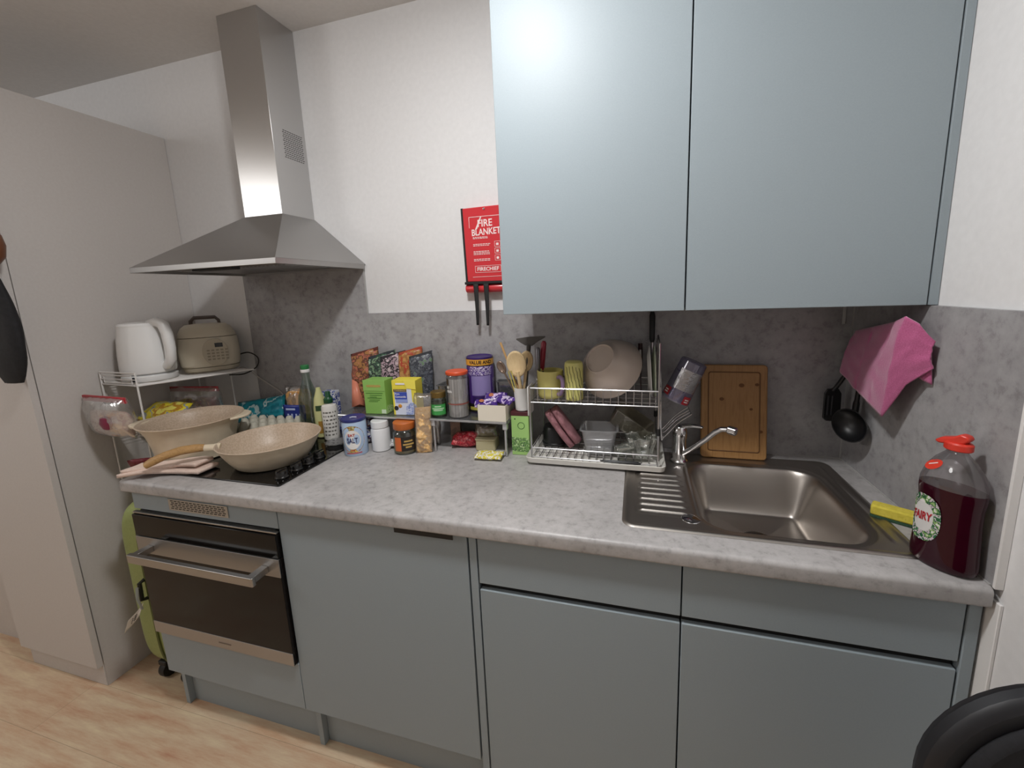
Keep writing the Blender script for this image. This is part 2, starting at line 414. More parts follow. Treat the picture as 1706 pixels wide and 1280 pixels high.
# oven housing
t = thing('oven_housing', 'sage grey oven housing with metal vent grille in its top panel', 'cabinet', (.3, -.3, 0))
MB().box(0, .018, -.561, -.03, ZB, ZU).box(.582, .5995, -.561, -.03, ZB, ZU).box(.018, .582, -.55, -.03, ZB, .2).box(.018, .582, -.55, -.03, .85, ZU).box(.018, .582, -.04, -.03, ZB, ZU).build('carcass', SAGED, t, .0005, world=True)
P('top_panel', SAGE, (.002, .5985, DY, -.562, .8062, ZU), t)
P('lower_panel', SAGE, (.002, .5985, DY, -.562, ZB, .345), t)
gable(t, .0, .018)
v = P('vent_grille', M('#b9b7b2', .35, .8, 'vent_metal'), (.168, .414, DY - .0025, DY - .0002, .8195, .8575), t, .0006)
mb = MB()
for r in range(5):
    for c in range(14):
        x = .178 + c * .0163 + (r % 2) * .004; z = .8252 + r * .0063
        mb.box(x, x + .0115, DY - .0030, DY - .0022, z, z + .0026)
mb.build('vent_slots', GAPM, v, world=True)
# plinths
t = thing('plinth_board', 'sage grey recessed plinth board under the oven housing', 'plinth', (.3, -.52, 0)); P('board', SAGE, (.0185, .5985, -.525, -.509, 0, ZB - .002), t)
t = thing('plinth_board', 'sage grey recessed plinth board running under the wide doors right of the oven', 'plinth', (1.4, -.52, 0)); P('board', SAGE, (.62, 2.2055, -.525, -.509, 0, ZB - .002), t)
# plain-door unit (integrated appliance door)
t = thing('base_cabinet', 'sage grey base cabinet with one tall door and black edge pull, beside the oven', 'cabinet', (.9, -.3, 0), group='base cabinets')
carcass(t, .601, 1.1985)
d = P('door', SAGE, (.6015, 1.1975, DY, -.562, ZB, ZU), t)
MB().box(.998, 1.166, DY - .0135, DY - .0003, .8692, .8712).box(.998, 1.166, DY - .0135, DY - .0115, .857, .8712).build('edge_pull', BLACK, d, .0004, world=True, label='black edge pull')
gable(t, .601, .619)
t = thing('filler_strip', 'narrow upright sage filler strip between the plain door and the drawers', 'panel', (1.21, -.5, 0)); P('panel', SAGE, (1.2025, 1.2222, DY, -.50, .002, ZU), t)
for i, (x0, x1, lab) in enumerate(((1.2260, 1.7060, 'sage base cabinet with drawer front over door, left of the two under the dish rack'),
                                   (1.7092, 2.2035, 'sage base cabinet with drawer front over door, directly under the sink bowl'))):
    t = thing('base_cabinet', lab, 'cabinet', ((x0 + x1) / 2, -.3, 0), group='base cabinets')
    carcass(t, x0 + .0005, x1 - .0005)
    P('drawer_front', SAGE, (x0, x1, DY, -.562, .7372, ZU), t)
    P('door', SAGE, (x0, x1, DY, -.562, ZB - .03, .7185), t, .0018)
    MB().box(x0, x1, -.5665, -.562, .7185, .7372).build('grip_rail', GAPM, t, .0003, world=True, label='black recessed grip rail')
t = thing('end_panel', 'sage grey end panel closing the base cabinets at the right wall', 'panel', (2.216, -.3, 0)); P('panel', SAGE, (2.2068, 2.2262, DY - .002, -.03, 0, ZU), t)

# ================================================================== worktop
y0, y1 = -.6, -.0095
r = .011; pts = [(y1, ZU + .0005), (y1, ZT)]
for i in range(7): a = radians(90 + 90 * i / 6); pts.append((y0 + r + r * cos(a), ZT - r + r * sin(a)))
for i in range(5): a = radians(180 + 90 * i / 4); pts.append((y0 + .006 + .006 * cos(a), ZU + .0065 + .006 * sin(a)))
wt = MB().prism(pts, -.01, W - .0125, 'x').build('worktop', TOP, smooth=35)
SX0, SX1, SY0, SY1 = 1.576, 2.172, -.533, -.050
boolcut(wt, [MB().box(SX0 + .012, SX1 - .012, SY0 + .012, SY1 - .012, .80, .95)])
tag(wt, 'long grey concrete-look worktop with rounded front edge', 'worktop')

# ================================================================== built-in oven
t = thing('built_in_oven', 'built-in black glass oven with wide steel bar handle', 'oven', (.3, -.58, .58))
OY = -.593
MB().box(.02, .58, -.576, -.08, .35, .80).build('body', M('#3a3a3a', .6, 0, 'oven_body'), t, world=True)
P('control_panel', M('#12100f', .10, 0, 'oven_fascia_glass', spec=.22), (.004, .596, OY, -.577, .717, .791), t, .0015)
P('steel_strip', STEELH, (.004, .596, OY + .004, -.577, .794, .7985), t, .0005, label='thin steel strip')
d = P('door', M('#171413', .10, 0, 'oven_glass', spec=.22), (.004, .596, OY, -.577, .350, .7135), t, .0012)
P('upper_trim', Msteel('oven_band_steel', '#a5a3a1', .48, (4, 300, 300), .05), (.004, .596, OY - .0015, OY + .004, .655, .7142), d, .0005, label='brushed steel band behind the handle')
P('lower_trim', Msteel('oven_steel', '#b3b0ae', .48, (4, 300, 300), .05), (.004, .596, OY - .0015, OY + .004, .350, .393), d, .0005, label='brushed steel band along the bottom')
h = MB().prism(rrect(.051, .559, -.6545, -.6405, .004), .663, .690, 'z').build('handle', STEELH, t, .0012, world=True)
for bx in (.056, .530): MB().box(bx, bx + .024, -.6404, OY - .0016, .668, .688).build('bracket', STEELH, h, .001, world=True)
MB().box(.296, .348, OY - .0022, OY - .0014, .369, .3735).build('badge', M('#6b625b', .4), d, world=True)

# ================================================================== hob
t = thing('hob', 'black glass hob with four black knobs set in the worktop', 'hob', (.28, -.28, ZT))
MB().prism(rrect(-.004, .569, -.532, -.022, .008), ZT + .0002, ZT + .0052, 'z').build('glass_plate', BLACKG, t, .001, world=True)
zone = M('#2b2a2a', .25, 0, 'zone_print')
mb = MB()
for cx, cy, rr in ((.38, -.40, .10), (.11, -.40, .085), (.11, -.16, .10), (.36, -.15, .075)):
    vs = []; n = 48
    for q in (rr, rr - .0018): vs += [(cx + q * cos(2 * pi * i / n), cy + q * sin(2 * pi * i / n), ZT + .0055) for i in range(n)]
    mb.add(vs, [(i, (i + 1) % n, n + (i + 1) % n, n + i) for i in range(n)])
mb.build('zone_rings', zone, t, world=True)
for ky in (-.482, -.424, -.372, -.322):
    MB().lathe([(.0215, 0), (.0215, .004), (.0185, .007), (.0175, .021), (.016, .023), (0, .0235)], 28, (.531, ky, ZT + .0052)).box(.5285, .5335, ky - .019, ky + .019, ZT + .026, ZT + .031).build('knob', M('#0d0d0d', .18, 0, 'knob_black', coat=.4), t, .0006, world=True)

# ================================================================== cooker hood
t = thing('cooker_hood', 'brushed steel chimney cooker hood with pyramid canopy', 'cooker hood', (.26, -.001, 1.58))
cx0, cx1, cy = .1732, .3500, -.159
bx0, bx1, by = -.0471, .5687, -.4331
MB().box(cx0, cx1, cy, -.001, 1.7824, H - .0005).build('chimney', STEEL, t, .0008, world=True)
zc, zr, zb_ = 1.7824, 1.5957, 1.578
MB().add([(cx0 - .002, cy - .002, zc), (cx1 + .002, cy - .002, zc), (cx1 + .002, -.001, zc), (cx0 - .002, -.001, zc), (bx0, by, zr), (bx1, by, zr), (bx1, -.001, zr), (bx0, -.001, zr)],
         [(0, 1, 2, 3), (0, 4, 5, 1), (1, 5, 6, 2), (2, 6, 7, 3), (3, 7, 4, 0), (4, 7, 6, 5)]).build('canopy', STEELH, t, .0008, world=True)
mb = MB().box(bx0, bx1, by, by + .012, zb_, zr).box(bx0, bx1, -.012, -.0095, zb_, zr).box(bx0, bx0 + .012, by + .012, -.0125, zb_, zr).box(bx1 - .012, bx1, by + .012, -.0125, zb_, zr)
mb.build('rim', STEELH, t, .0008, world=True)
MB().box(bx0 + .012, bx1 - .012, by + .012, -.012, zr - .006, zr - .001).build('underside', STEELH, t, world=True)
mb = MB()
for k in (0, 1):
    x0_ = .02 + k * .245; mb.box(x0_, x0_ + .235, -.33, -.05, zr - .011, zr - .006)
    for i in range(13): mb.box(x0_ + .012 + i * .017, x0_ + .022 + i * .017, -.32, -.06, zr - .013, zr - .011)
mb.build('grease_filter', STEELH, t, world=True)
MB().box(.205, .372, by + .020, by + .052, zb_ - .006, zr - .003).build('control_block', BLACK, t, .002, world=True, label='black control block')
mb = MB()
for i in range(14):
    for j in range(9):
        y = -.112 + j * .0105 + (i % 2) * .003; z = 1.99 + i * .0072
        mb.box(cx1 + .00005, cx1 + .0004, y, y + .0075, z, z + .0026)
mb.build('vent_slots', M('#3c3a38', .6, .5, 'slot_dark'), t, world=True)

# ================================================================== wall cabinets
ZC = 1.4041; UT = 2.30; UY = -.3372
for x0, x1, lab in ((1.2426, 1.7212, 'pale sage wall cabinet beside the fire blanket, lamp shine on its door'), (1.7246, 2.2180, 'pale sage wall cabinet above the sink, next to the right wall')):
    t = thing('wall_cabinet', lab, 'cabinet', ((x0 + x1) / 2, -.001, ZC), group='wall cabinets')
    P('body', SAGED, (x0 + .0008, x1 - .0008, UY + .020, -.001, ZC + .0005, UT), t)
    P('door', SAGE, (x0, x1, UY, UY + .0185, ZC, UT), t, .0012)
t = thing('end_panel', 'pale sage end panel closing the wall cabinets at the right wall', 'panel', (2.229, -.1, ZC)); P('panel', SAGE, (2.2208, 2.2372, UY - .002, -.001, ZC, UT), t)

# ================================================================== sink
BX0, BX1, BY0, BY1 = 1.757, 2.112, -.503, -.118
def sd(x, y, x0, x1, y0, y1, r):
    qx = abs(x - (x0 + x1) / 2) - (x1 - x0) / 2 + r; qy = abs(y - (y0 + y1) / 2) - (y1 - y0) / 2 + r
    return hypot(max(qx, 0), max(qy, 0)) + min(max(qx, qy), 0) - r
def ss(a, b, x): t_ = max(0, min(1, (x - a) / (b - a))); return t_ * t_ * (3 - 2 * t_)
def sinkz(x, y):
    z = .0035
    e = -sd(x, y, SX0, SX1, SY0, SY1, .03)               # inside distance from the rim
    z -= .0035 * (1 - ss(0, .006, e)); z -= .0022 * ss(.010, .018, e) * (1 - 0)
    d = -sd(x, y, BX0, BX1, BY0, BY1, .075)               # inside distance from the bowl edge
    z -= .0030 * ss(-.012, -.002, d) * (1 if d < .02 else 1)
    z -= .128 * ss(.0, .062, d) + .012 * ss(.05, .17, d)
    # drainer ribs
    if x < 1.757:
        mx = ss(1.612, 1.626, x) * (1 - ss(1.722, 1.738, x))
        for k in range(8):
            yy = -.445 + k * .0300
            z += .0052 * mx * exp(-((y - yy) / .0042) ** 2)
        dd = -sd(x, y, 1.604, 1.80, -.470, -.10, .02); z -= .0028 * ss(0, .008, dd) * (1 - ss(.0, .01, d))
    # raised bead along the right flange and the back
    z += .0026 * exp(-((x - 2.138) / .005) ** 2) * ss(-.49, -.47, y) * (1 - ss(-.10, -.08, y))
    return ZT + .0006 + z
us = [SX0 + (SX1 - SX0) * i / 190 for i in range(191)]; vs_ = [SY0 + (SY1 - SY0) * j / 170 for j in range(171)]
mb = MB(); cxs, cys = (SX0 + SX1) / 2, (SY0 + SY1) / 2
def rimmap(x, y):    # pull the square corners of the grid in to rounded corners
    r_ = .03
    qx = abs(x - cxs) - (SX1 - SX0) / 2 + r_; qy = abs(y - cys) - (SY1 - SY0) / 2 + r_
    if qx > 0 and qy > 0:
        l = hypot(qx, qy); m_ = max(qx, qy); k = m_ / l
        x = cxs + math.copysign((SX1 - SX0) / 2 - r_ + qx * k, x - cxs); y = cys + math.copysign((SY1 - SY0) / 2 - r_ + qy * k, y - cys)
    return x, y
mb.grid(lambda u, v: (lambda p: (p[0], p[1], sinkz(*p)))(rimmap(us[round(u * 190)], vs_[round(v * 170)])), 190, 170)
t = thing('sink', 'stainless steel inset sink with ribbed drainer and one bowl', 'sink', (cxs, cys, ZT))
mb.build('basin', SINKM, t, smooth=180, world=True)
MB().lathe([(0, .0058), (.012, .0056), (.021, .004), (.024, .001), (.0245, -.002)], 32, (1.736, -.470, ZT - .001)).build('overflow_cap', CHROME, t, world=True)
c = MB().lathe([(.042, .001), (.040, .004), (.034, .004), (.030, .0015), (.012, .001), (.010, .003), (0, .0035)], 36, (1.93, -.30, ZT - .1385)).build('strainer', M('#8d8a86', .25, 1, 'waste_steel'), t, world=True)

# mixer tap
t = thing('mixer_tap', 'chrome mixer tap with swivel spout behind the sink', 'tap', (1.741, -.115, ZT))
tx, ty = 1.741, -.115
MB().lathe([(.027, .0), (.027, .004), (.0235, .008), (.0215, .012), (.0205, .075), (.0225, .082), (.0225, .098), (.018, .112), (.009, .121), (0, .123)], 32, (tx, ty, ZT + .001)).build('body', CHROME, t, world=True)
MB().tube([(tx + .002, ty, ZT + .112), (tx + .016, ty - .012, ZT + .122), (tx + .038, ty - .030, ZT + .129), (tx + .060, ty - .048, ZT + .131)], [.011, .009, .0065, .004], 12, sq=.6).build('lever', CHROME, t, world=True)
sp = [(tx + .010, ty - .012, ZT + .030), (tx + .033, ty - .026, ZT + .052), (tx + .070, ty - .048, ZT + .093), (tx + .092, ty - .061, ZT + .122), (tx + .108, ty - .071, ZT + .136), (tx + .126, ty - .081, ZT + .139)]
MB().tube(sp, .0082, 14).build('spout', CHROME, t, world=True)
a = MB().lathe([(.0105, 0), (.0125, .002), (.0125, .022), (.0105, .024)], 20, mt=align((tx + .122, ty - .079, ZT + .139), (.74, -.44, -.12)))
for k in range(3): a.lathe([(.0132, .004 + k * .007), (.0132, .007 + k * .007)], 20, mt=align((tx + .122, ty - .079, ZT + .139), (.74, -.44, -.12)))
a.build('aerator', CHROME, t, world=True)

# fire blanket on the wall
t = thing('fire_blanket', 'red fire blanket pouch with black straps hung on the white wall', 'fire blanket', (1.085, -.01, 1.49))
REDV = M('#cc3038', .32, 0, 'red_vinyl', coat=.3)
y = -.032
MB().prism([(1.012, 1.508), (1.168, 1.506), (1.166, 1.766), (1.007, 1.764)], y, -.004, 'y').build('pouch', REDV, t, .003, world=True)
MB().prism([(1.0045, 1.497), (1.0125, 1.506), (1.0085, 1.765), (.9995, 1.765)], y + .002, -.006, 'y').build('edge_binding', BLACKM, t, .001, world=True)
MB().lathe([(.0005, 0), (.014, 0), (.016, .003), (.016, .158), (.014, .161), (.0005, .161)], 20, mt=align((1.004, -.022, 1.484), (1, 0, 0))).build('folded_end', REDV, t, world=True)
MB().box(1.004, 1.166, -.0425, -.012, 1.4985, 1.508).build('bottom_binding', BLACKM, t, .002, world=True)
for sx, zz in ((1.047, 1.352), (1.086, 1.350)):
    mb = MB().grid(lambda u, v, sx=sx, zz=zz: (sx + (u - .5) * (.019 - .010 * (1 - v)) + .003 * sin(v * 3), -.044 - .004 * sin(v * pi), zz + (1.500 - zz) * v), 4, 14)
    mb.build('strap', BLACKM, t, world=True, solid=.0022)
MB().lathe([(0, .0), (.004, .0), (.0035, .003), (0, .004)], 14, mt=align((1.089, y, 1.757), (0, -1, 0))).build('hanging_stud', CHROME, t, world=True)
PW = M('#f2dedc', .5, 0, 'white_print')
text('FIRE', .034, PW, t, lambda a, b, c: Vector((1.090 + a, y - .0006 - c, 1.708 + b + a * .02)), world=True, width=.054, bold=.0006)
text('BLANKET', .031, PW, t, lambda a, b, c: Vector((1.093 + a, y - .0006 - c, 1.679 + b + a * .03)), world=True, width=.108, bold=.0006)
mb = MB()
def bar(x, z, wd, h): mb.box(x, x + wd, y - .0011, y - .0002, z, z + h)
bar(1.030, 1.731, .125, .0016); bar(1.030, 1.695, .0014, .036); bar(1.034, 1.524, .12, .0012)
rn = random.Random(3)
for z0 in (1.661, 1.657, 1.637, 1.632, 1.612, 1.607, 1.602, 1.585, 1.580):
    x = 1.042
    while x < 1.098: wv = rn.uniform(.004, .010); bar(x, z0, wv, .0022); x += wv + .002
for z0 in (1.626, 1.603, 1.579):
    bar(1.122, z0, .022, .001); bar(1.122, z0 + .018, .022, .001); bar(1.122, z0, .001, .018); bar(1.143, z0, .001, .018); bar(1.128, z0 + .005, .009, .008)
for x, z, a_, b_ in ((1.045, 1.539, .098, .0011), (1.045, 1.562, .098, .0011), (1.045, 1.539, .0011, .023), (1.142, 1.539, .0011, .023)): bar(x, z, a_, b_)
mb.build('instructions', PW, t, world=True)
text('FIRECHIEF', .018, PW, t, lambda a, b, c: Vector((1.094 + a, y - .0006 - c, 1.551 + b)), world=True, width=.082, bold=.0004)
# worn white crease across the lettering
MB().prism([(1.052, 1.688), (1.060, 1.690), (1.079, 1.733), (1.074, 1.732)], y - .0014, y - .0003, 'y').build('crease', PW, t, world=True)
# ================================================================== left corner: wire rack and what stands on it
ZW = ZT + .0006
ZH = ZT + .0058
RX, RY = -.262, -.405
SH1, SH2 = 1.178, .985
t = thing('wire_rack', 'white two-tier wire rack in the corner holding kettle and rice cooker', 'rack', (RX, RY, .772), -.06)
HW = .106
def rack_shelf(z, nm, x0=-HW, x1=HW, yb=.345, skew=0.):
    def q(x, y): return (x + (skew * y * (x - x0) / (x1 - x0)), y, z)
    mb = MB().wire([q(x0, 0), q(x1, 0), q(x1, yb), q(x0, yb)], .0032, True)
    for i in range(1, 15): x = x0 + (x1 - x0) * i / 15; a_, b_ = q(x, 0), q(x, yb); mb.wire([(a_[0], 0, z + .001), (b_[0], yb, z + .001)], .0014)
    for k in (.25, .5, .75): a_, b_ = q(x0, yb * k), q(x1, yb * k); mb.wire([(a_[0], a_[1], z - .002), (b_[0], b_[1], z - .002)], .002)
    mb.build(nm, WHITEW, t)
rack_shelf(SH1 - .772, 'upper_shelf', skew=.42); rack_shelf(SH2 - .772, 'lower_shelf')
for x, y in ((-HW, 0), (HW, 0), (-HW, .345), (HW, .345)):
    MB().wire([(x, y, .001), (x, y, SH1 - .772)], .0034).build('post', WHITEW, t)
z0 = SH1 - .772
MB().wire([(-HW, 0, z0), (-HW, 0, z0 + .047), (HW, 0, z0 + .047), (HW, 0, z0)], .0032).wire([(-.085, 0, z0 + .008), (-.085, 0, z0 + .036), (.08, 0, z0 + .036), (.08, 0, z0 + .008)], .0022, True).wire([(-HW, 0, z0 + .022), (HW, 0, z0 + .022)], .0022).build('guard_rail', WHITEW, t)
z0 = SH2 - .772
MB().wire([(-HW, 0, z0), (-HW, 0, z0 + .042), (HW, 0, z0 + .042), (HW, 0, z0)], .003).wire([(-.08, 0, z0 + .010), (-.08, 0, z0 + .030), (.1, 0, z0 + .030), (.1, 0, z0 + .010)], .002, True).build('lower_rail', WHITEW, t)
MB().wire([(-HW, 0, .0025), (HW, 0, .0025), (HW, .345, .0025), (-HW, .345, .0025)], .0025, True).build('base_frame', WHITEW, t)

# suitcase in the gap
t = thing('suitcase', 'lime green hard-shell suitcase standing in the gap beside the oven', 'suitcase', (-.135, -.30, 0))
GRN = Mnoise('lime_shell', [(.3, '#8d9859'), (.7, '#97a263')], 120, .45, bst=.05)
def shell(x0, x1):
    def fn(u, v):
        a = 2 * pi * u; c_, s_ = cos(a), sin(a)
        ex = .30
        yy = math.copysign(abs(c_) ** ex, c_) * .215; zz = math.copysign(abs(s_) ** ex, s_) * .345 + .407
        k = sin(pi * v / 2) if x1 > x0 else 1
        q = sqrt(max(0, 1 - v ** 6)) * .10 + .90 if v < 1 else .0
        return (x0 + (x1 - x0) * min(1, v * 1.02), yy * q, .407 + (zz - .407) * q)
    return MB().grid(fn, 48, 16)
shell(-.002, -.105).build('shell_half', GRN, t, smooth=50)
shell(.002, .105).build('shell_half', GRN, t, smooth=50)
def rim_path(r_, n=60):
    o_ = []
    for i in range(n):
        a = 2 * pi * i / n; c_, s_ = cos(a), sin(a); o_.append((0, math.copysign(abs(c_) ** .30, c_) * (.215 + r_), math.copysign(abs(s_) ** .30, s_) * (.345 + r_) + .407))
    return o_
MB().tube(rim_path(.001), .006, 6, True).build('zip', M('#5c6432', .6), t)
for y in (-.17, .17):
    for x in (-.06, .06):
        wl = MB().lathe([(.012, -.014), (.030, -.014), (.032, -.008), (.032, .008), (.030, .014), (.012, .014)], 24, (x, y, .0325), mt=rot('Y', pi / 2)).build('wheel', M('#151515', .5), t)
        MB().box(x - .020, x + .020, y - .022, y + .022, .056, .076).build('wheel_housing', BLACK, wl, .004, world=False)
MB().tube([(-.004, -.218, .47), (-.004, -.236, .466), (-.004, -.238, .40), (-.004, -.220, .395)], .007).build('side_handle', M('#22231b', .5), t)
t2 = thing('luggage_tag', 'white paper luggage tag looped on the green suitcase handle', 'tag', (-.139, -.55, .36))
def tagf(u, v): return (-.118 - .012 - .070 * v + (u - .5) * .036, -.550 - .02 * v + .008 * sin(3 * v), .375 - .075 * v + (u - .5) * .060)
sheet(tagf, 'slip', M('#dcd9d4', .6), t2, 6, 12, .0008, world=True)
MB().tube([(-.139, -.533, .43), (-.140, -.545, .455), (-.130, -.556, .42), (-.128, -.550, .385), (-.128, -.550, .374)], .006, 6, sq=.4).build('loop', M('#8f948f', .5), t2, world=True, label='grey loop strap')
mb = MB()
for i in range(5):
    for j in range(4):
        if (i * 7 + j * 3) % 3: u, v = .3 + j * .12, .42 + i * .07; p_ = Vector(tagf(u, v)); mb.box(p_.x - .002, p_.x + .002, p_.y - .0016, p_.y - .0008, p_.z - .002, p_.z + .002)
mb.build('print', M('#2a2a2a', .6), t2, world=True)

# kettle
t = thing('kettle', 'white electric jug kettle on the corner rack', 'kettle', (-.242, -.309, SH1 + .004), .04); t.scale = (1.08,) * 3
MB().lathe([(.078, 0), (.080, .004), (.080, .018), (.072, .023), (0, .024)], 40).build('power_base', WHITEP, t)
pr = [(.070, .025), (.077, .030), (.079, .045), (.077, .10), (.072, .155), (.066, .192)]
KW = M('#e8e8e7', .22, 0, 'kettle_white', coat=.3)
kb = MB().lathe(pr, 40, sx=1.06); kb.build('body', KW, t)
MB().lathe([(.066, .192), (.066, .197), (.061, .204), (.030, .208), (0, .209)], 40, sx=1.06).build('lid', KW, t)
MB().add([(-.060, -.022, .197), (-.060, .022, .197), (-.098, 0, .200), (-.070, -.014, .155), (-.070, .014, .155), (-.084, 0, .175)], [(0, 1, 2), (0, 2, 5, 3), (1, 4, 5, 2), (3, 5, 4), (0, 3, 4, 1)]).build('spout', KW, t, .002, smooth=60)
MB().tube([(.045, 0, .200), (.078, 0, .206), (.102, 0, .194), (.112, 0, .165), (.115, 0, .115), (.110, 0, .075), (.090, 0, .052), (.072, 0, .050)], [.014, .0165, .018, .0175, .017, .0165, .014, .012], 14, sq=1.25).build('handle', KW, t)
MB().box(-.0835, -.0755, -.009, .009, .05, .15, rot('Y', -.02)).build('water_gauge', M('#5b5c5e', .2), t, .002)
MB().lathe([(.0085, 0), (.0085, .003), (0, .0045)], 20, mt=align((.030, -.0745, .012), (.35, -.93, 0))).build('switch_light', M('#20242c', .25), t)

# rice cooker
t = thing('rice_cooker', 'cream rice cooker with button panel and carry handle, behind the kettle', 'rice cooker', (-.168, -.118, SH1 + .004), .92); t.scale = (.90, .90, 1.08)
def rc(u, v):
    a = 2 * pi * u; c_, s_ = cos(a), sin(a); z, r_ = v
    e = .62; return (math.copysign(abs(c_) ** e, c_) * r_ * 1.0, math.copysign(abs(s_) ** e, s_) * r_ * .95, z)
def rcm(pr):
    mb = MB(); n = 56; vs = [rc(i / n, p_) for p_ in pr for i in range(n)]
    fs = [(j * n + i, j * n + (i + 1) % n, (j + 1) * n + (i + 1) % n, (j + 1) * n + i) for j in range(len(pr) - 1) for i in range(n)]
    fs += [tuple(range(n))[::-1], tuple((len(pr) - 1) * n + i for i in range(n))]; return mb.add(vs, fs)
rcm([(.004, .098), (0.008, .106), (.022, .112)]).build('foot', M('#bcb39f', .5), t)
rcm([(.024, .111), (.03, .116), (.08, .1205), (.12, .118), (.136, .114)]).build('body', CREAMP, t)
rcm([(.138, .113), (.15, .110), (.172, .097), (.183, .080), (.187, .05)]).build('lid', CREAMP, t)
MB().tube([(-.055, .01, .172), (-.053, .01, .197), (-.04, .01, .210), (.04, .01, .210), (.053, .01, .197), (.055, .01, .172)], .0095, 10, sq=.7).build('carry_handle', M('#5a4f49', .4), t, label='dark brown carry handle')
p_ = MB().prism([(.030 * cos(2 * pi * i / 32) * 1.62 + .022, .052 * sin(2 * pi * i / 32) + .080) for i in range(32)], -.1165, -.1125, 'y').build('control_panel', M('#b8ae99', .35), t, .001)
MB().box(.022, .052, -.1178, -.1163, .098, .114).build('display', M('#15181a', .15), p_, .0004)
mb = MB()
for i in range(5):
    for j in range(4):
        x, z = -.010 + i * .017, .050 + j * .0115
        if abs(x - .028) < .042: mb.box(x, x + .011, -.1176, -.1163, z, z + .0055)
mb.build('button', M('#8d8472', .45), p_)
MB().tube(spl([(.10, -.02, .05), (.15, -.05, .060), (.185, -.06, .035), (.175, -.07, .0), (.12, -.08, -.022), (.06, -.07, -.02)]), .0028, 6).build('power_cord', BLACK, t, label='black coiled power cord')
t = thing('power_cable', 'thin pale cable drooping along the wall from the rack to the bread bag', 'cable', (-.05, -.012, 1.1))
MB().tube(spl([(-.17, -.014, 1.155), (-.13, -.012, 1.174), (-.09, -.012, 1.160), (-.037, -.013, 1.127), (.02, -.014, 1.095), (.075, -.014, 1.062), (.10, -.014, 1.02), (.105, -.014, .97), (.105, -.014, ZH + .004)]), .0026, 8).build('cable', M('#bdb9b3', .5), t, world=True)

# bags on the lower shelf of the rack
t = thing('zip_bag', 'clear zip bag of pale rice with red seal, on the front of the wire rack', 'bag', (-.240, -.455, SH2 + .012), (.10, 0, -.06), 'zip bags on the rack')
def zip_bag(t, wd, ht, th, seed, fill, seal, blob, blobcol):
    b_ = pillow(wd, ht, th, seed, crump=.006).build('film', FILM, t, smooth=180)
    pillow(wd * .86, ht * .62, th * .8, seed + 3, crump=.006).xf(trl(0, 0, .004)).build('filling', fill, t, smooth=180)
    MB().box(-wd * .49, wd * .49, -.004, .004, ht - .020, ht + .001).build('seal', seal, t, .001, label='red zip seal')
    if blob:
        MB().lathe([(.0, -.028), (.022, -.020), (.030, 0), (.022, .021), (0, .028)], 18, sx=1.15, sy=.5, mt=trl(.03, -th * .36, ht * .42)).build('packet', blobcol, t, label='wine red packet inside')
zip_bag(t, .250, .155, .080, 11, Mblotch('rice_fill', ['#b39a90', '#c5b1a2', '#bb9f98', '#cdbbae'], 18, .7), M('#b81d2d', .35), True, M('#7a2140', .35))
t = thing('zip_bag', 'clear zip bag with dark red contents under the rice cooker', 'bag', (-.215, -.17, SH2 + .004), (.05, 0, .12), 'zip bags on the rack')
zip_bag(t, .24, .130, .09, 21, Mblotch('dark_fill', ['#3a1d1d', '#5a2a28', '#4b3a36', '#6b5751'], 22, .6), M('#8c1f26', .35), False, None)
t = thing('snack_packet', 'yellow and blue snack packet lying behind the cream casserole', 'packet', (-.225, -.335, SH2 + .03), (-1.0, 0, .05))
pillow(.20, .10, .05, 5, crump=.006).build('packet', Mblotch('yellow_packet', ['#d8c62f', '#d9c83a', '#8d97a8', '#e0cf3c', '#b8872f', '#e4da6a'], 9, .35), t, smooth=180)
t = thing('snack_packet', 'dark red packet corner poking out under the pot at the worktop end', 'packet', (-.045, -.500, ZW), (-.0, 0, .5))
pillow(.085, .036, .02, 8, crump=.004).xf(rot('X', .3)).build('packet', M('#5e1620', .35), t, smooth=180)

def pot_shell(t, name, prof_o, prof_i, cx=0, cy=0, sx=1):
    pass
t = thing('casserole', 'cream casserole pot with two lug handles at the back left of the hob', 'pot', (.035, -.375, ZH), .50)
out = [(.0, .001), (.112, .001), (.117, .004), (.117, .018), (.121, .030), (.126, .06), (.136, .10), (.147, .125), (.158, .137), (.160, .140)]
inn = [(.160, .140), (.157, .1415), (.148, .137), (.140, .125), (.130, .09), (.122, .05), (.112, .014), (.10, .010), (0, .009)]
MB().lathe(out, 56, cap=False).build('body', POTC, t)
MB().lathe(inn, 56, cap=False).build('lining', POTIN, t, label='speckled beige inside')
for s_ in (-1, 1):
    mb = MB(); pts = [(.146, -.062), (.166, -.050), (.186, -.026), (.190, 0), (.186, .026), (.166, .050), (.146, .062)]
    mb.prism([(s_ * x, y) for x, y in pts], .129, .1385, 'z'); mb.build('lug_handle', POTC, t, .003)
t = thing('frying_pan', 'deep cream frying pan with curved wooden handle on the hob', 'pan', (.382, -.372, ZH))
out = [(0, .001), (.105, .001), (.112, .005), (.130, .030), (.146, .058), (.158, .082), (.1605, .084)]
inn = [(.1605, .084), (.158, .0855), (.155, .084), (.142, .056), (.126, .028), (.108, .008), (.10, .006), (0, .0055)]
MB().lathe(out, 64, cap=False).build('body', POTC, t)
MB().lathe(inn, 64, cap=False).build('lining', POTIN, t, label='speckled beige inside')
hd = Vector((-.80, -.60, 0))
def hp(d, z): return tuple(hd * d + Vector((0, 0, z)))
MB().tube([hp(.148, .072), hp(.168, .076), hp(.196, .079)], [.017, .012, .0115], 12, sq=.7).build('handle_socket', POTC, t)
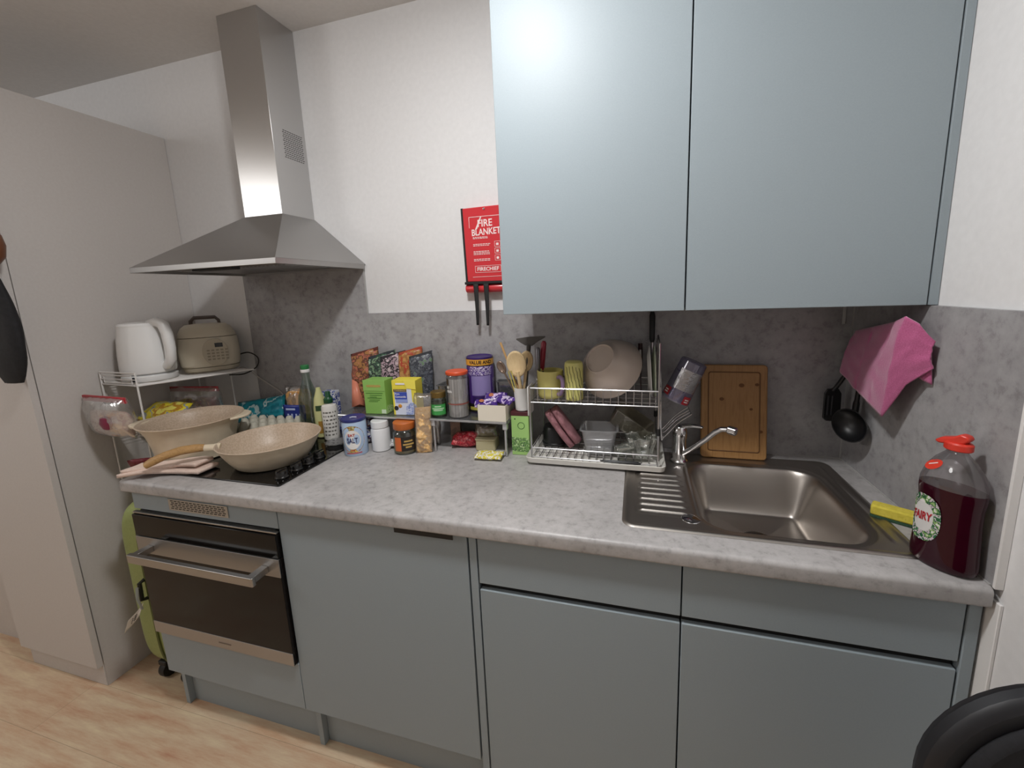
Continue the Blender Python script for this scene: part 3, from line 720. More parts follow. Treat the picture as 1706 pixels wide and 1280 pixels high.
MB().tube([hp(.192, .079), hp(.215, .081), hp(.255, .080), hp(.300, .070), hp(.335, .056), hp(.352, .047), hp(.356, .045)], [.0125, .0145, .015, .0145, .0150, .0125, .004], 14, sq=.75).build('handle', WOODH, t)
# folded cloth under the handle
t = thing('oven_mitt', 'pale pink folded oven cloth under the pan handle at the hob edge', 'cloth', (.125, -.508, ZH + .002))
CLO = Mnoise('pink_cotton', [(.3, '#d9bfb1'), (.7, '#e3cdc0')], 140, .9, bst=.25, sheen=.2)
def mitt(z0, wd, dp, ox, oy, seed):
    def fn(u, v):
        x = ox + (u - .5) * wd; y = oy + (v - .5) * dp - .10 * (u - .5) ** 2 + (u - .5) * .085
        return (x, y, z0 + .003 * noise.noise(Vector((x * 25, y * 25, seed))) + .004 * sin(u * 5 + seed))
    return fn
for z0, wd, dp, ox, oy, sd_ in ((.010, .23, .072, .0, -.002, 1), (.023, .205, .062, -.010, .004, 3)):
    sheet(mitt(z0, wd, dp, ox, oy, sd_), 'fold', CLO, t, 26, 12, .0115)
# egg tray
t = thing('egg_tray', 'grey pulp egg tray lying on the back of the hob', 'egg tray', (.150, -.172, ZH + .001), .08)
def egg(u, v):
    x = (u - .5) * .26; y = (v - .5) * .14
    b_ = abs(sin(pi * (u * 6))) * abs(sin(pi * (v * 3)))
    return (x, y, .022 + .050 * min(1, b_ ** .8 * 1.15) - .02 * (1 - min(1, b_ * 3)))
sheet(egg, 'pulp', Mnoise('grey_pulp', [(.3, '#b9b5a6'), (.7, '#c9c5b6')], 90, .95, bst=.3), t, 90, 45, .003)
# turquoise packet
t = thing('snack_packet', 'turquoise snack packet lying behind the casserole', 'packet', (.0, -.068, ZH + .03), (-.3, -.16, .03))
pillow(.27, .095, .045, 31, crump=.007).build('packet', Mblotch('turquoise_packet', ['#1f8fa3', '#2aa0b3', '#c9e3e6', '#1c8296', '#2497aa', '#229eb0'], 9, .3, seed=3), t, smooth=180)
# bread bag
t = thing('bread_bag', 'clear bag of sliced bread with blue label against the splashback', 'bread', (.205, -.05, ZH + .003), (0, 0, .1))
pillow(.115, .185, .07, 41, crump=.008).build('film', FILM, t, smooth=180)
for k in range(4):
    MB().prism(rrect(-.042, .042, .012, .165, .02), -.026 + k * .014, -.015 + k * .014, 'y').build('slice', Mnoise('bread_crumb', [(.3, '#b5793f'), (.6, '#d3a468')], 40, .9), t, .003)
MB().grid(lambda u, v: (-.052 + .104 * u, -.036 - .006 * sin(pi * u), .035 + .075 * v), 10, 6).build('label', M('#1f2f84', .35), t, smooth=180, solid=.0006, label='blue label')
mb = MB()
for i, x in enumerate((-.03, -.012, .008, .026)): mb.box(x, x + .008, -.0440, -.0432, .05 + (i % 2) * .004, .072)
mb.box(-.034, .01, -.0440, -.0432, .088, .096); mb.build('print', M('#b7c3e6', .4), t)
# bottles
t = thing('glass_bottle', 'clear glass bottle with green screw cap at the back of the hob', 'bottle', (.318, -.115, ZH))
prof = [(0, .002), (.034, .001), (.038, .006), (.0385, .14), (.036, .165), (.026, .195), (.017, .225), (.0145, .245), (.0145, .262)]
MB().lathe(prof, 36).build('body', GLASS, t)
MB().lathe([(0, .005), (.0345, .006), (.0355, .06), (0, .0602)], 32).build('contents', Mclear('oil_rest', '#a8ac98', .05, .1, .25, '#8f9384'), t)
MB().lathe([(.0165, .262), (.017, .264), (.017, .272), (.0165, .274)], 28).build('neck_ring', WHITE, t)
MB().lathe([(.0160, .2745), (.0165, .276), (.0165, .289), (.015, .291), (0, .2915)], 28).build('cap', GREENG, t)
t = thing('squeeze_bottle', 'slim pale green bottle with dark label beside the glass bottle', 'bottle', (.384, -.13, ZH))
MB().lathe([(0, 0), (.021, 0), (.0245, .004), (.025, .12), (.020, .16), (.010, .19), (.008, .203), (0, .204)], 28).build('body', M('#c4c48c', .35), t)
wrap(MB(), .025, .0, 1.5, .112, .134).build('band', M('#2f4a2c', .4), t, smooth=180)
wrap(MB(), .025, .2, 1.3, .02, .07).build('label', M('#a37b36', .45), t, smooth=180)
t = thing('carton', 'small blue and white carton standing behind the pale green bottle', 'carton', (.372, -.05, ZH), .1)
MB().box(-.028, .028, -.018, .018, 0, .170).build('body', Mblotch('blue_white_carton', ['#c9ccd4', '#3a4b93', '#d6d8de', '#4a5aa0'], 22, .5), t, .001)
t = thing('sauce_bottle', 'white bottle with dark green pointed cap near the pouches', 'bottle', (.440, -.145, ZH))
MB().lathe([(0, 0), (.026, 0), (.029, .003), (.029, .130), (.026, .138), (.014, .142), (.014, .146)], 28).build('body', M('#d9d6d0', .35), t)
MB().lathe([(.016, .1465), (.017, .148), (.017, .163), (.0125, .168), (.0105, .172), (.0095, .19), (.008, .193), (0, .194)], 24).build('cap', M('#17492b', .35), t)
mb = MB(); rn = random.Random(5)
for k in range(7):
    z = .02 + k * .015
    a = -.2
    while a < 1.4: dw = rn.uniform(.12, .35); wrap(mb, .029, a, a + dw, z, z + .006, nu=3); a += dw + rn.uniform(.08, .2)
mb.build('print', M('#6d6a63', .5), t, smooth=180)
t = thing('plastic_dish', 'clear scalloped plastic dish lying at the right back of the hob', 'dish', (.505, -.195, ZH + .001), (.0, 0, 0))
MB().grid(lambda u, v: ((.045 * v) * cos(2 * pi * u) * (1 + .06 * v * cos(24 * pi * u)), (.045 * v) * sin(2 * pi * u) * (1 + .06 * v * cos(24 * pi * u)), .008 * v * v + .001), 72, 6).build('dish', Mclear('lid_plastic', '#e8e8e8', .18, .1, .08), t, smooth=180, solid=.001)
# ================================================================== middle of the worktop
def mesh_text(s, size, mat, t, r, ang, z, width, c=(0, 0), bold=.0004): return text(s, size, mat, t, oncyl(r, ang, z, c), width=width, bold=bold)
t = thing('salt_tub', 'light blue round salt tub with dark blue lid on the worktop', 'tub', (.628, -.245, ZW), .42)
MB().lathe([(0, 0), (.0405, 0), (.0415, .002), (.0415, .122), (.0405, .124), (0, .124)], 44).build('body', M('#adc2dc', .35), t)
MB().lathe([(.0425, .1242), (.043, .1255), (.043, .133), (.0415, .1345), (.039, .1335), (0, .1325)], 44).build('lid', M('#2b3272', .35), t)
MB().tube([(-.010, -.005, .1335), (0, -.008, .136), (.012, -.004, .1335)], .002).build('flap_mark', M('#d7d9e4', .4), t)
wrap(MB(), .0415, -1.05, 1.05, .012, .112, ell=1).build('roundel', Mblotch('veg_border', ['#c9b98c', '#7c8a48', '#b5402f', '#d9c56a', '#4f6d3a'], 55, .4), t, smooth=180)
wrap(MB(), .0415, -.70, .70, .026, .096, thick=.0009, ell=1).build('white_centre', M('#e6e3df', .4), t, smooth=180)
text('SALT', .026, M('#28285c', .4), t, oncyl(.0428, 0, .058), width=.037, bold=.0004)
text('EAT', .013, M('#b5322f', .4), t, oncyl(.0428, -.03, .078), width=.024, bold=.0003)
wrap(MB(), .0415, -.6, .7, .009, .014).build('red_line', M('#b8606a', .4), t, smooth=180)
t = thing('pill_tub', 'plain white plastic tub with ribbed screw lid in front of the acrylic stand', 'tub', (.703, -.200, ZW)); t.scale = (1.08, 1.08, 1.0)
MB().lathe([(0, 0), (.028, 0), (.031, .003), (.031, .078), (.027, .086), (.025, .087)], 36).build('body', M('#dfdfe0', .3), t)
MB().lathe([(.0, .0872), (.028, .0872), (.029, .0885), (.029, .110), (.027, .112), (0, .1125)], 40).build('lid', M('#e6e6e6', .3), t)
t = thing('coffee_jar', 'glass coffee jar with orange lid and dark label under the stand', 'jar', (.806, -.203, ZW), .35); t.scale = (1.06, 1.06, .97)
MB().lathe([(0, .002), (.036, .001), (.039, .006), (.040, .055), (.039, .078), (.033, .086), (.033, .092)], 36).build('body', GLASS, t)
MB().lathe([(0, .004), (.0355, .005), (.0382, .010), (.0385, .04), (0, .041)], 36).build('coffee', M('#a5864f', .8), t)
MB().lathe([(.0, .0925), (.0355, .0925), (.0365, .094), (.0365, .116), (.0345, .118), (0, .1185)], 40).build('lid', M('#c0672b', .4), t, label='orange lid')
wrap(MB(), .0402, -.15, 1.1, .016, .068).build('label', M('#241d19', .4), t, smooth=180)
wrap(MB(), .0402, -.75, -.15, .016, .068).build('label_side', M('#c7642e', .4), t, smooth=180)
for (z, a_, b_) in ((.05, .1, .8), (.038, .0, .9), (.028, .2, .7)): wrap(MB(), .0406, a_, b_, z, z + .006).build('print', M('#c5a25a', .4), t, smooth=180)
t = thing('coffee_refill', 'crumpled blue white and brown packet between the salt and white tub', 'packet', (.612, -.155, ZW), (-.15, 0, .5))
pillow(.085, .10, .045, 51, crump=.006).build('packet', Mblotch('refill', ['#22295c', '#d4d2d4', '#27337a', '#6d4a33', '#1d2452', '#c9c4c0'], 26, .35), t, smooth=180)
t = thing('sachet', 'small white printed sachet lying by the coffee jar', 'sachet', (.752, -.195, ZW + .012), (-1.2, 0, .3))
pillow(.055, .04, .012, 55, crump=.003).build('sachet', Mblotch('white_sachet', ['#d8d6d6', '#8c8b8d', '#dedddd', '#e2e0e0'], 60, .4), t, smooth=180)
t = thing('foil_packet', 'silver crinkled packet behind the coffee jar', 'packet', (.865, -.12, ZW), (-.1, 0, 0))
pillow(.075, .10, .04, 58, crump=.008).build('packet', M('#b4b1ae', .3, .6), t, smooth=180)

# acrylic risers
ACR = Mclear('acrylic', '#dcdedf', .16, .05, .16, '#a9a9ab')
def riser(t, wd, dp, h, lift=0, fy=None):
    MB().prism(rrect(-wd / 2, wd / 2, -dp / 2, dp / 2, .012), h - .007, h, 'z').build('shelf', ACR, t, .001)
    MB().tube([(-wd / 2 + .004, -dp / 2 + .001, h - .003), (wd / 2 - .004, -dp / 2 + .001, h - .003)], .0042, 8).build('front_edge', M('#bdbdbf', .2, .7), t, label='bright front edge')
    for x in (-1, 1):
        for y in (-1, 1):
            b0 = lift if x < 0 else 0; ly = y * (dp / 2 - .012)
            if fy and y < 0: ly = fy
            l = MB().lathe([(.004, b0), (.0055, b0 + .002), (.0045, b0 + .006), (.0045, h - .0075)], 12, (x * (wd / 2 - .012), ly, 0)).build('leg', M('#c3c3c5', .22, .8), t)
            MB().box(x * (wd / 2 - .012) - .008, x * (wd / 2 - .012) + .008, ly - .008, ly + .008, h - .028, h - .0075).build('bracket', M('#d0d0d2', .25, .6), l, .0015)
HR = .124
t = thing('riser_shelf', 'clear acrylic riser shelf carrying the two tea boxes', 'shelf riser', (.688, -.112, ZW), group='acrylic risers'); riser(t, .335, .170, HR, .0062, -.035)
t = thing('riser_shelf', 'clear acrylic riser shelf carrying the chocolate tub and white box', 'shelf riser', (1.047, -.108, ZW), group='acrylic risers'); riser(t, .292, .172, HR)
ZR = ZW + HR + .0006
# tea boxes
t = thing('tea_box', 'green tea box with open flap on the acrylic riser', 'tea box', (.672, -.140, ZR), .05)
GB = M('#86b45a', .45)
MB().box(-.044, .044, -.032, .032, 0, .128).build('carton', GB, t, .0012)
MB().box(-.0445, .0445, -.0334, -.0322, .088, .129).build('lid_flap', M('#8cba60', .45), t, .0006)
MB().prism([(-.028, .103), (.026, .103), (.029, .107), (.026, .111), (-.028, .111), (-.031, .107)], -.0341, -.0334, 'y').build('badge', M('#b39a55', .4), t)
mb = MB(); rn = random.Random(9)
for z, a_, b_ in ((.079, -.036, .034), (.071, -.02, .03), (.064, -.02, .008), (.060, -.03, .028), (.053, -.022, .02), (.047, -.026, .012)): mb.box(a_, b_, -.0330, -.0321, z, z + .0018)
mb.build('print', M('#3f7427', .5), t)
MB().box(.024, .042, -.0331, -.0321, .003, .018).build('white_mark', M('#cfe0c2', .5), t)
MB().prism([(-.030, .004), (.030, .004), (.030, .02), (-.02, .035), (-.03, .02)], .0441, .0447, 'x').build('side_print', Mblotch('side_leaves', ['#6fae46', '#c9d8b0', '#8dbb62', '#d8dfc4'], 50, .5), t)
t = thing('tea_box', 'yellow camomile tea box with blue label on the acrylic riser', 'tea box', (.792, -.138, ZR), .10)
MB().box(-.046, .046, -.030, .030, 0, .130).build('carton', M('#e6d648', .42), t, .0015)
MB().prism([(.012, .1), (.0475, .096), (.0465, .131), (.0, .131)], -.0325, -.0304, 'y').build('torn_flap', M('#eddf5c', .42), t, .0005)
F = -.0302
def pt(nm, m_, a, b, c, d, k=1): return MB().box(a, b, F - .0005 * k - .0003, F - .0003 * k, c, d).build(nm, m_, t)
MB().prism([(-.038, 0.001), (.0455, .001), (.0455, .035), (.03, .05), (.028, .11), (.012, .108), (.010, .088), (-.038, .088)], F - .0006, F - .0001, 'y').build('pale_panel', M('#d6dcec', .45), t)
pt('blue_label', M('#3a4fae', .4), -.036, .011, .060, .086, 3); pt('pale_label', M('#8e9fd6', .4), -.034, .012, .047, .0595, 3)
pt('brand_band', M('#57442b', .4), -.040, .010, .088, .097, 3)
pt('top_label', M('#e9e6f0', .4), -.030, .010, .114, .120, 3)
text('TWININGS', .008, M('#d7c48c', .4), t, lambda a, b, c: Vector((-.015 + a, F - .0018 - c, .0925 + b)), width=.044)
text('Pure', .009, WHITE, t, lambda a, b, c: Vector((-.026 + a, F - .0018 - c, .080 + b)), width=.017, bold=.0002)
text('Camomile', .010, WHITE, t, lambda a, b, c: Vector((-.0135 + a, F - .0018 - c, .069 + b)), width=.041, bold=.0002)
MB().lathe([(0, 0), (.0075, 0), (.006, .001), (0, .0014)], 20, mt=align((-.019, F - .0006, .034), (0, -1, 0))).build('flower', M('#c98a2e', .5), t)
MB().lathe([(0, 0), (.0085, 0), (.0085, .0006), (0, .0006)], 20, mt=align((-.034, F - .0006, .026), (0, -1, 0))).build('seal_mark', M('#22232b', .5), t)
MB().prism([(.002, .002), (.044, .002), (.044, .04), (.025, .05), (.006, .035)], F - .0012, F - .0006, 'y').build('flowers_print', Mblotch('blue_flowers', ['#aebbe0', '#6f84c8', '#d4dcee', '#8a9cd4'], 70, .5), t)

# pouches stood behind the tea boxes
PO = [('spice_pouch', 'tall orange and brown printed pouch at the left end behind the tea boxes', .570, .105, .225, -.085, .42, ['#7d4a38', '#a8624c', '#5f382a', '#9c6f40', '#b87060'], 0.05, 61),
      ('spice_pouch', 'dark green leafy printed pouch behind the green tea box', .640, .105, .212, -.075, .42, ['#2f3a3c', '#74916f', '#27302e', '#3c5a45', '#a6b8a4'], .05, 62),
      ('spice_pouch', 'black and pale pink spotted pouch between the two tea boxes', .694, .098, .212, -.078, .42, ['#1f1b20', '#a8909a', '#2a252a', '#c4b0b6', '#8a7280'], .05, 63),
      ('spice_pouch', 'tan pouch with red top behind the yellow tea box', .762, .092, .226, -.065, .42, ['#a97a45', '#b98a52', '#9c6b3a', '#a63d2a', '#b5824b'], .05, 64),
      ('spice_pouch', 'dark slate pouch with green foot, right behind the yellow tea box', .812, .088, .212, -.075, .42, ['#3b3f48', '#555a63', '#343740', '#6c6f76', '#5f7a5c'], .05, 65)]
for nm, lab, x, wd, ht, y, rz, cols, th, sd_ in PO:
    t = thing(nm, lab, 'pouch', (x, y, ZR if y < -.04 else ZR), (-.13, .03, rz), 'pouches behind the tea boxes')
    def skew(mb, wd=wd, ht=ht): mb.v = [(x, y, z + .26 * x * min(1, max(0, z / ht))) for x, y, z in mb.v]; return mb
    skew(pillow(wd, ht, .022, sd_, crump=.004)).build('pouch', Mblotch('pouch_print_%d' % sd_, cols, 24, .35, seed=sd_), t, smooth=180)
    if sd_ == 61: MB().add([(-.050, -.013, .112), (-.052, -.022, .002), (-.020, -.030, .014), (-.004, -.017, .004), (-.030, -.015, .10)], [(0, 1, 2, 4), (4, 2, 3)]).build('gusset', M('#cf7f66', .4), t, solid=.001, label='salmon folded gusset')
    skew(MB().box(-wd * .47, wd * .47, -.0025, .0025, ht - .012, ht)).build('top_seal', M({61: '#5d2a22', 62: '#2c3138', 63: '#2a252b', 64: '#a5432c', 65: '#34373d'}[sd_], .4), t)
# pasta bag
t = thing('pasta_bag', 'clear bag of orange dried noodles standing between the two risers', 'pasta bag', (.879, -.202, ZW), (-.06, .03, .35))
pillow(.062, .215, .034, 71, crump=.007).build('film', FILM, t, smooth=180)
pillow(.054, .165, .034, 72, nu=36, nv=60, crump=.007).build('pasta', Mblotch('noodles', ['#dba664', '#efc689', '#e4b26e', '#f3d3a2', '#d19a58'], 60, .6, (1, 1, 2.2)), t, smooth=60)
# things on the second riser
t = thing('herb_jar', 'small glass herb jar with green label and bronze lid', 'jar', (.924, -.155, ZR), .45)
MB().lathe([(0, .001), (.026, .001), (.028, .004), (.028, .056), (.024, .066), (.0235, .070)], 32).build('body', GLASS, t)
MB().lathe([(0, .003), (.0265, .004), (.0268, .052), (0, .053)], 32).build('herbs', M('#44542e', .8), t)
MB().lathe([(0, .0705), (.0262, .0705), (.027, .072), (.027, .089), (.025, .091), (0, .0913)], 36).build('lid', M('#7b6333', .35, .6), t, label='bronze lid')
wrap(MB(), .0283, -1.2, .95, .010, .048).build('label', M('#3f9a4b', .4), t, smooth=180)
for z, a_, b_ in ((.039, -.5, .3), (.031, -.9, .7), (.025, -.7, .5)): wrap(MB(), .0287, a_, b_, z, z + .004).build('print', M('#b9d8b4', .4), t, smooth=180)
t = thing('storage_tube', 'tall clear storage tube with orange lid and red band', 'jar', (.996, -.142, ZR), .35)
MB().lathe([(0, .001), (.035, .001), (.037, .004), (.037, .148), (.035, .152)], 40).build('body', Mclear('tube_plastic', '#e9e9ea', .14, .06, .10, '#b3b1b3'), t)
MB().lathe([(.0, .003), (.0345, .003), (.0345, .138), (0, .138)], 36).build('contents', Mnoise('pale_streaks', [(.35, '#aaa6a1'), (.5, '#dcd8d2'), (.65, '#f4f2ee')], 1, .5, stretch=(260, 260, 3)), t, label='pale contents with upright streaks')  # core coloured with pale upright streaks
MB().lathe([(0, .1525), (.0385, .1525), (.0395, .154), (.0395, .162), (.0375, .1645), (0, .165)], 40).build('lid', M('#d9542c', .38), t, label='orange lid')
wrap(MB(), .0372, -1.5, 1.5, .048, .053, nu=30).build('band', M('#8f4f45', .5), t, smooth=180)
wrap(MB(), .0372, -1.5, -.9, .118, .140).build('badge', M('#3d2b28', .4), t, smooth=180)
text('ET', .012, WHITE, t, oncyl(.0376, -.95, .108), width=.014, bold=.0004); text('ORIN', .012, WHITE, t, oncyl(.0376, -.85, .095), width=.026, bold=.0004)
t = thing('chocolate_tub', 'large purple drinking chocolate tub with yellow value band', 'tub', (1.053, -.0605, ZR), .40)
MB().lathe([(0, 0), (.047, 0), (.0495, .003), (.0495, .168), (.046, .174), (.046, .178)], 44).build('body', PURPLE, t)
MB().lathe([(0, .1785), (.0475, .1785), (.0485, .180), (.0485, .203), (.0465, .205), (.042, .201), (0, .200)], 44).build('lid', M('#352060', .35), t)
wrap(MB(), .0498, -3.1, 3.1, .176, .197, nu=60).build('value_band', M('#d9a13a', .4), t, smooth=180, label='yellow band')
text('VALUE AND', .017, M('#3a2320', .4), t, oncyl(.0504, .0, .1865), width=.088, bold=.0006)
wrap(MB(), .0498, -.75, .75, .066, .138, nu=24).build('label', M('#8d80b4', .4), t, smooth=180)
wrap(MB(), .0498, -1.0, .9, .140, .172, nu=24).build('splash_print', Mblotch('choc_splash', ['#40246f', '#cfc5de', '#4a2c7c', '#8f7fb8'], 60, .4), t, smooth=180)
wrap(MB(), .0498, -.7, .7, .042, .062, nu=24).build('lower_label', M('#2d1a56', .4), t, smooth=180)
wrap(MB(), .0498, .95, 1.7, .05, .125, nu=12).build('small_print', Mblotch('small_print', ['#40246f', '#8f88a3', '#40246f', '#a09aae'], 120, .4), t, smooth=180)
wrap(MB(), .0498, -1.2, 1.4, .004, .036, nu=24).build('base_band', M('#1c1a1a', .4), t, smooth=180, label='black base band')
wrap(MB(), .0502, -1.0, 1.0, .012, .024, nu=24).build('base_stripe', M('#b9b04a', .4), t, smooth=180)
t = thing('snack_box', 'open cream cardboard box of purple chocolate bars on the riser', 'box', (1.137, -.143, ZR), .0)
CB = M('#e3dac9', .6)
w_, d_, h_ = .050, .047, .056
MB().box(-w_, w_, -d_, d_, 0, .0015).box(-w_, w_, -d_, -d_ + .0015, .0015, h_).box(-w_, w_, d_ - .0015, d_, .0015, h_).box(-w_, -w_ + .0015, -d_ + .0015, d_ - .0015, .0015, h_).box(w_ - .0015, w_, -d_ + .0015, d_ - .0015, .0015, h_).build('tray', CB, t, .0004)
CHB = Mblotch('choc_wrapper', ['#3d2170', '#4a2a85', '#3d2170', '#cdb9dc', '#46287e'], 22, .3)
for i, (x, y, z, rx, rz, sd_) in enumerate(((-.024, -.026, .040, -1.25, .35, 81), (.022, .004, .046, -1.15, -.5, 82), (-.006, .030, .046, -.95, .15, 83))):
    t2 = thing('chocolate_bar', ('purple wrapped chocolate bar at the front of the cream box', 'purple wrapped chocolate bar lying at the right side of the cream box', 'purple wrapped chocolate bar at the back of the cream box')[i], 'chocolate bar', (1.137 + x, -.143 + y * .75 - .010, ZR + z + .006), (rx, 0, rz), 'chocolate bars in the box')
    pillow(.080, .042, .020, sd_, crump=.005).build('wrapper', CHB, t2, smooth=180)
    if i < 2: text('DS', .016, M('#d9cfe6', .4), t2, lambda a, b, c: Vector((.012 + a, -.0112 - c - .001, .022 + b)), width=.024, bold=.0008)
    if i != 1: MB().lathe([(0, 0), (.009, 0), (.007, .0016), (0, .002)], 16, mt=align((-.016, -.0098, .024), (0, -1, 0))).build('biscuit_print', M('#b06a45', .5), t2)
# clear boxes at the back of the riser
BOXC = Mclear('box_plastic', '#e2e3e4', .16, .08, .12, '#9fa0a2')
def tub(t, w0, w1, d0, d1, h, th=.0016, m_=None, lip=.004, rad=.012):
    m_ = m_ or BOXC; mb = MB(); n = 0
    ring = lambda f, z, o: [(x, y, z) for x, y in rrect(-(w0 + (w1 - w0) * f) / 2 + o, (w0 + (w1 - w0) * f) / 2 - o, -(d0 + (d1 - d0) * f) / 2 + o, (d0 + (d1 - d0) * f) / 2 - o, rad)]
    rings = [ring(0, 0, .004), ring(0, .003, 0), ring(1, h - .002, 0), ring(1, h - .002, -lip), ring(1, h, -lip), ring(1, h, th), ring(0, .0045, th)]
    k = len(rings[0]); vs = [p_ for r_ in rings for p_ in r_]
    fs = [(j * k + i, j * k + (i + 1) % k, (j + 1) * k + (i + 1) % k, (j + 1) * k + i) for j in range(len(rings) - 1) for i in range(k)] + [tuple(range(k))[::-1], tuple((len(rings) - 1) * k + i for i in range(k))]
    return mb.add(vs, fs).build('tub', m_, t, smooth=40)
t = thing('food_container', 'clear plastic container behind the herb jar', 'container', (.902 + .03, -.062, ZR)); tub(t, .070, .080, .07, .078, .098)
t = thing('food_container', 'clear plastic container behind the box of chocolate bars', 'container', (1.152, -.027 - .006, ZR)); tub(t, .075, .082, .040, .044, .108)

# under and in front of the second riser
t = thing('snack_packet', 'red crumpled snack packet under the riser', 'packet', (1.008, -.145, ZW + .016), (-1.22, .05, .25))
pillow(.095, .070, .040, 91, crump=.007).build('packet', Mblotch('red_packet', ['#a82735', '#cc3f48', '#9a2230', '#d87070', '#b82c3a'], 30, .3), t, smooth=180)
t = thing('carton', 'small brown carton under the left end of the riser', 'carton', (.953, -.085, ZW), .35)
MB().box(-.018, .018, -.032, .032, 0, .098).build('body', Mblotch('brown_carton', ['#6b5040', '#7a5c49', '#5f4738', '#8a6c58'], 20, .5), t, .001)
t = thing('food_container', 'cream square tub with clear film bag on top, under the riser', 'container', (1.088, -.115, ZW), .12)
MB().prism(rrect(-.036, .036, -.036, .036, .008), 0, .038, 'z').build('tub', M('#b9b08c', .4), t, .003)
MB().prism(rrect(-.038, .038, -.038, .038, .008), .0385, .043, 'z').build('lid', M('#c6bd9a', .4), t, .001)
pillow(.085, .048, .06, 95, crump=.010).xf(trl(0, 0, .043)).build('film_bag', Mclear('film_bag', '#d9cdbb', .12, .2, .35, '#a08f7a', 60), t, smooth=180)
t = thing('sachet', 'yellow and white sachet lying in front of the riser', 'sachet', (1.130, -.236, ZW + .008), (-1.40, 0, .06))
pillow(.095, .052, .014, 97, crump=.004).build('sachet', Mblotch('yellow_sachet', ['#d3c53a', '#dcd9cf', '#c9b932', '#e2dfd6', '#d9cd52'], 22, .4), t, smooth=180)
t = thing('tea_carton', 'bright green printed carton with maroon top under the utensil pot', 'carton', (1.226, -.135, ZW), .03)
MB().box(-.0305, .0305, -.027, .027, 0, .146).build('carton', M('#a5cf7a', .45), t, .001)
MB().box(-.0315, .0315, -.028, .028, .1395, .1535).build('lid', M('#4e1f24', .45), t, .001, label='maroon lid')
MB().box(-.0305, .0305, -.0278, -.0272, .012, .062).build('garden_print', Mblotch('garden_print', ['#a5cf7a', '#2f5a34', '#8dbb68', '#24452f', '#c5e0a4', '#a5cf7a'], 70, .5), t)
MB().tube([(.0115 * cos(2 * pi * i / 24) + .004, -.0275, .105 + .0115 * sin(2 * pi * i / 24)) for i in range(24)], .0009, 5, True).build('round_mark', M('#3f6e35', .5), t)
MB().lathe([(0, 0), (.0025, 0), (0, .0008)], 10, mt=align((-.017, -.0275, .128), (0, -1, 0))).build('dot_mark', M('#1f2a1c', .5), t)
# utensil pot
ZU2 = ZW + .1545
t = thing('utensil_pot', 'white utensil pot full of wooden spoons on the green carton', 'utensil pot', (1.232, -.138, ZU2))
MB().lathe([(0, .001), (.022, .001), (.024, .003), (.0285, .080), (.0268, .080), (.0225, .006), (0, .005)], 32).build('pot', M('#dcdad7', .35), t)
def utensil(nm, lab, cat, p0, p1): 
    t = thing(nm, lab, cat, p0, tuple(Vector((0, 0, 1)).rotation_difference(Vector(p1) - Vector(p0)).to_euler())); return t, (Vector(p1) - Vector(p0)).length
def spoon(t, L, r0, mat, bw, bl, flat_=.4):
    MB().tube([(0, 0, 0), (0, 0, L * .5), (0, 0, L - bl * .85)], [r0, r0, r0 * 1.15], 10).build('handle', mat, t)
    def bowl(u, v):
        a = 2 * pi * u; rr = v
        x = bw / 2 * rr * cos(a); z = bl / 2 * rr * sin(a) * (1 + .12 * (sin(a) < 0)); return (x, -.002 + .006 * (1 - rr * rr) * 1.2, L - bl / 2 + z)
    MB().grid(bowl, 28, 6).build('bowl', mat, t, smooth=180, solid=.005)
B0 = Vector((1.232, -.138, ZU2 + .008))
t, L = utensil('wooden_spoon', 'big pale wooden spoon in front in the utensil pot', 'spoon', (1.237, -.142, ZU2 + .008), (1.214, -.150, 1.272)); spoon(t, L, .0062, SPOONW, .068, .084)
t, L = utensil('wooden_spoon', 'second wooden spoon half hidden behind the big spoon', 'spoon', (1.232, -.130, ZU2 + .008), (1.250, -.120, 1.268)); spoon(t, L, .0055, SPOONW, .046, .066)
t, L = utensil('chopstick', 'thin wooden stick leaning left out of the utensil pot', 'utensil', (1.238, -.128, ZU2 + .012), (1.158, -.125, 1.298)); MB().tube([(0, 0, 0), (0, 0, L)], [.0026, .0040], 10).build('stick', M('#c39a66', .55), t)
t, L = utensil('metal_spoon', 'brown-tinged metal spoon leaning left in the utensil pot', 'spoon', (1.236, -.146, ZU2 + .010), (1.156, -.150, 1.236)); spoon(t, L, .003, M('#8d7a6c', .3, .7), .026, .042)
t, L = utensil('spatula', 'dark grey flat turner standing head up in the utensil pot', 'spatula', (1.240, -.134, ZU2 + .010), (1.256, -.105, 1.318))
DG = M('#4b4845', .45)
MB().tube([(0, 0, 0), (0, 0, L * .55), (0, 0, L - .03)], [.005, .0055, .009], 10, sq=.6).build('handle', DG, t)
MB().prism([(-.012, L - .034), (.012, L - .034), (.030, L - .018), (.056, L - .002), (.054, L + .002), (.0, L - .003), (-.044, L - .012), (-.046, L - .016), (-.028, L - .026)], -.0025, .0025, 'y').build('head', DG, t, .001)
t, L = utensil('tongs', 'yellow-green slim wooden tongs in the utensil pot', 'utensil', (1.228, -.150, ZU2 + .010), (1.196, -.156, 1.205)); MB().tube([(-.003, 0, 0), (-.004, 0, L)], .0022, 8).tube([(.003, 0, 0), (.006, 0, L)], .0022, 8).build('arms', M('#b7a95a', .5), t)
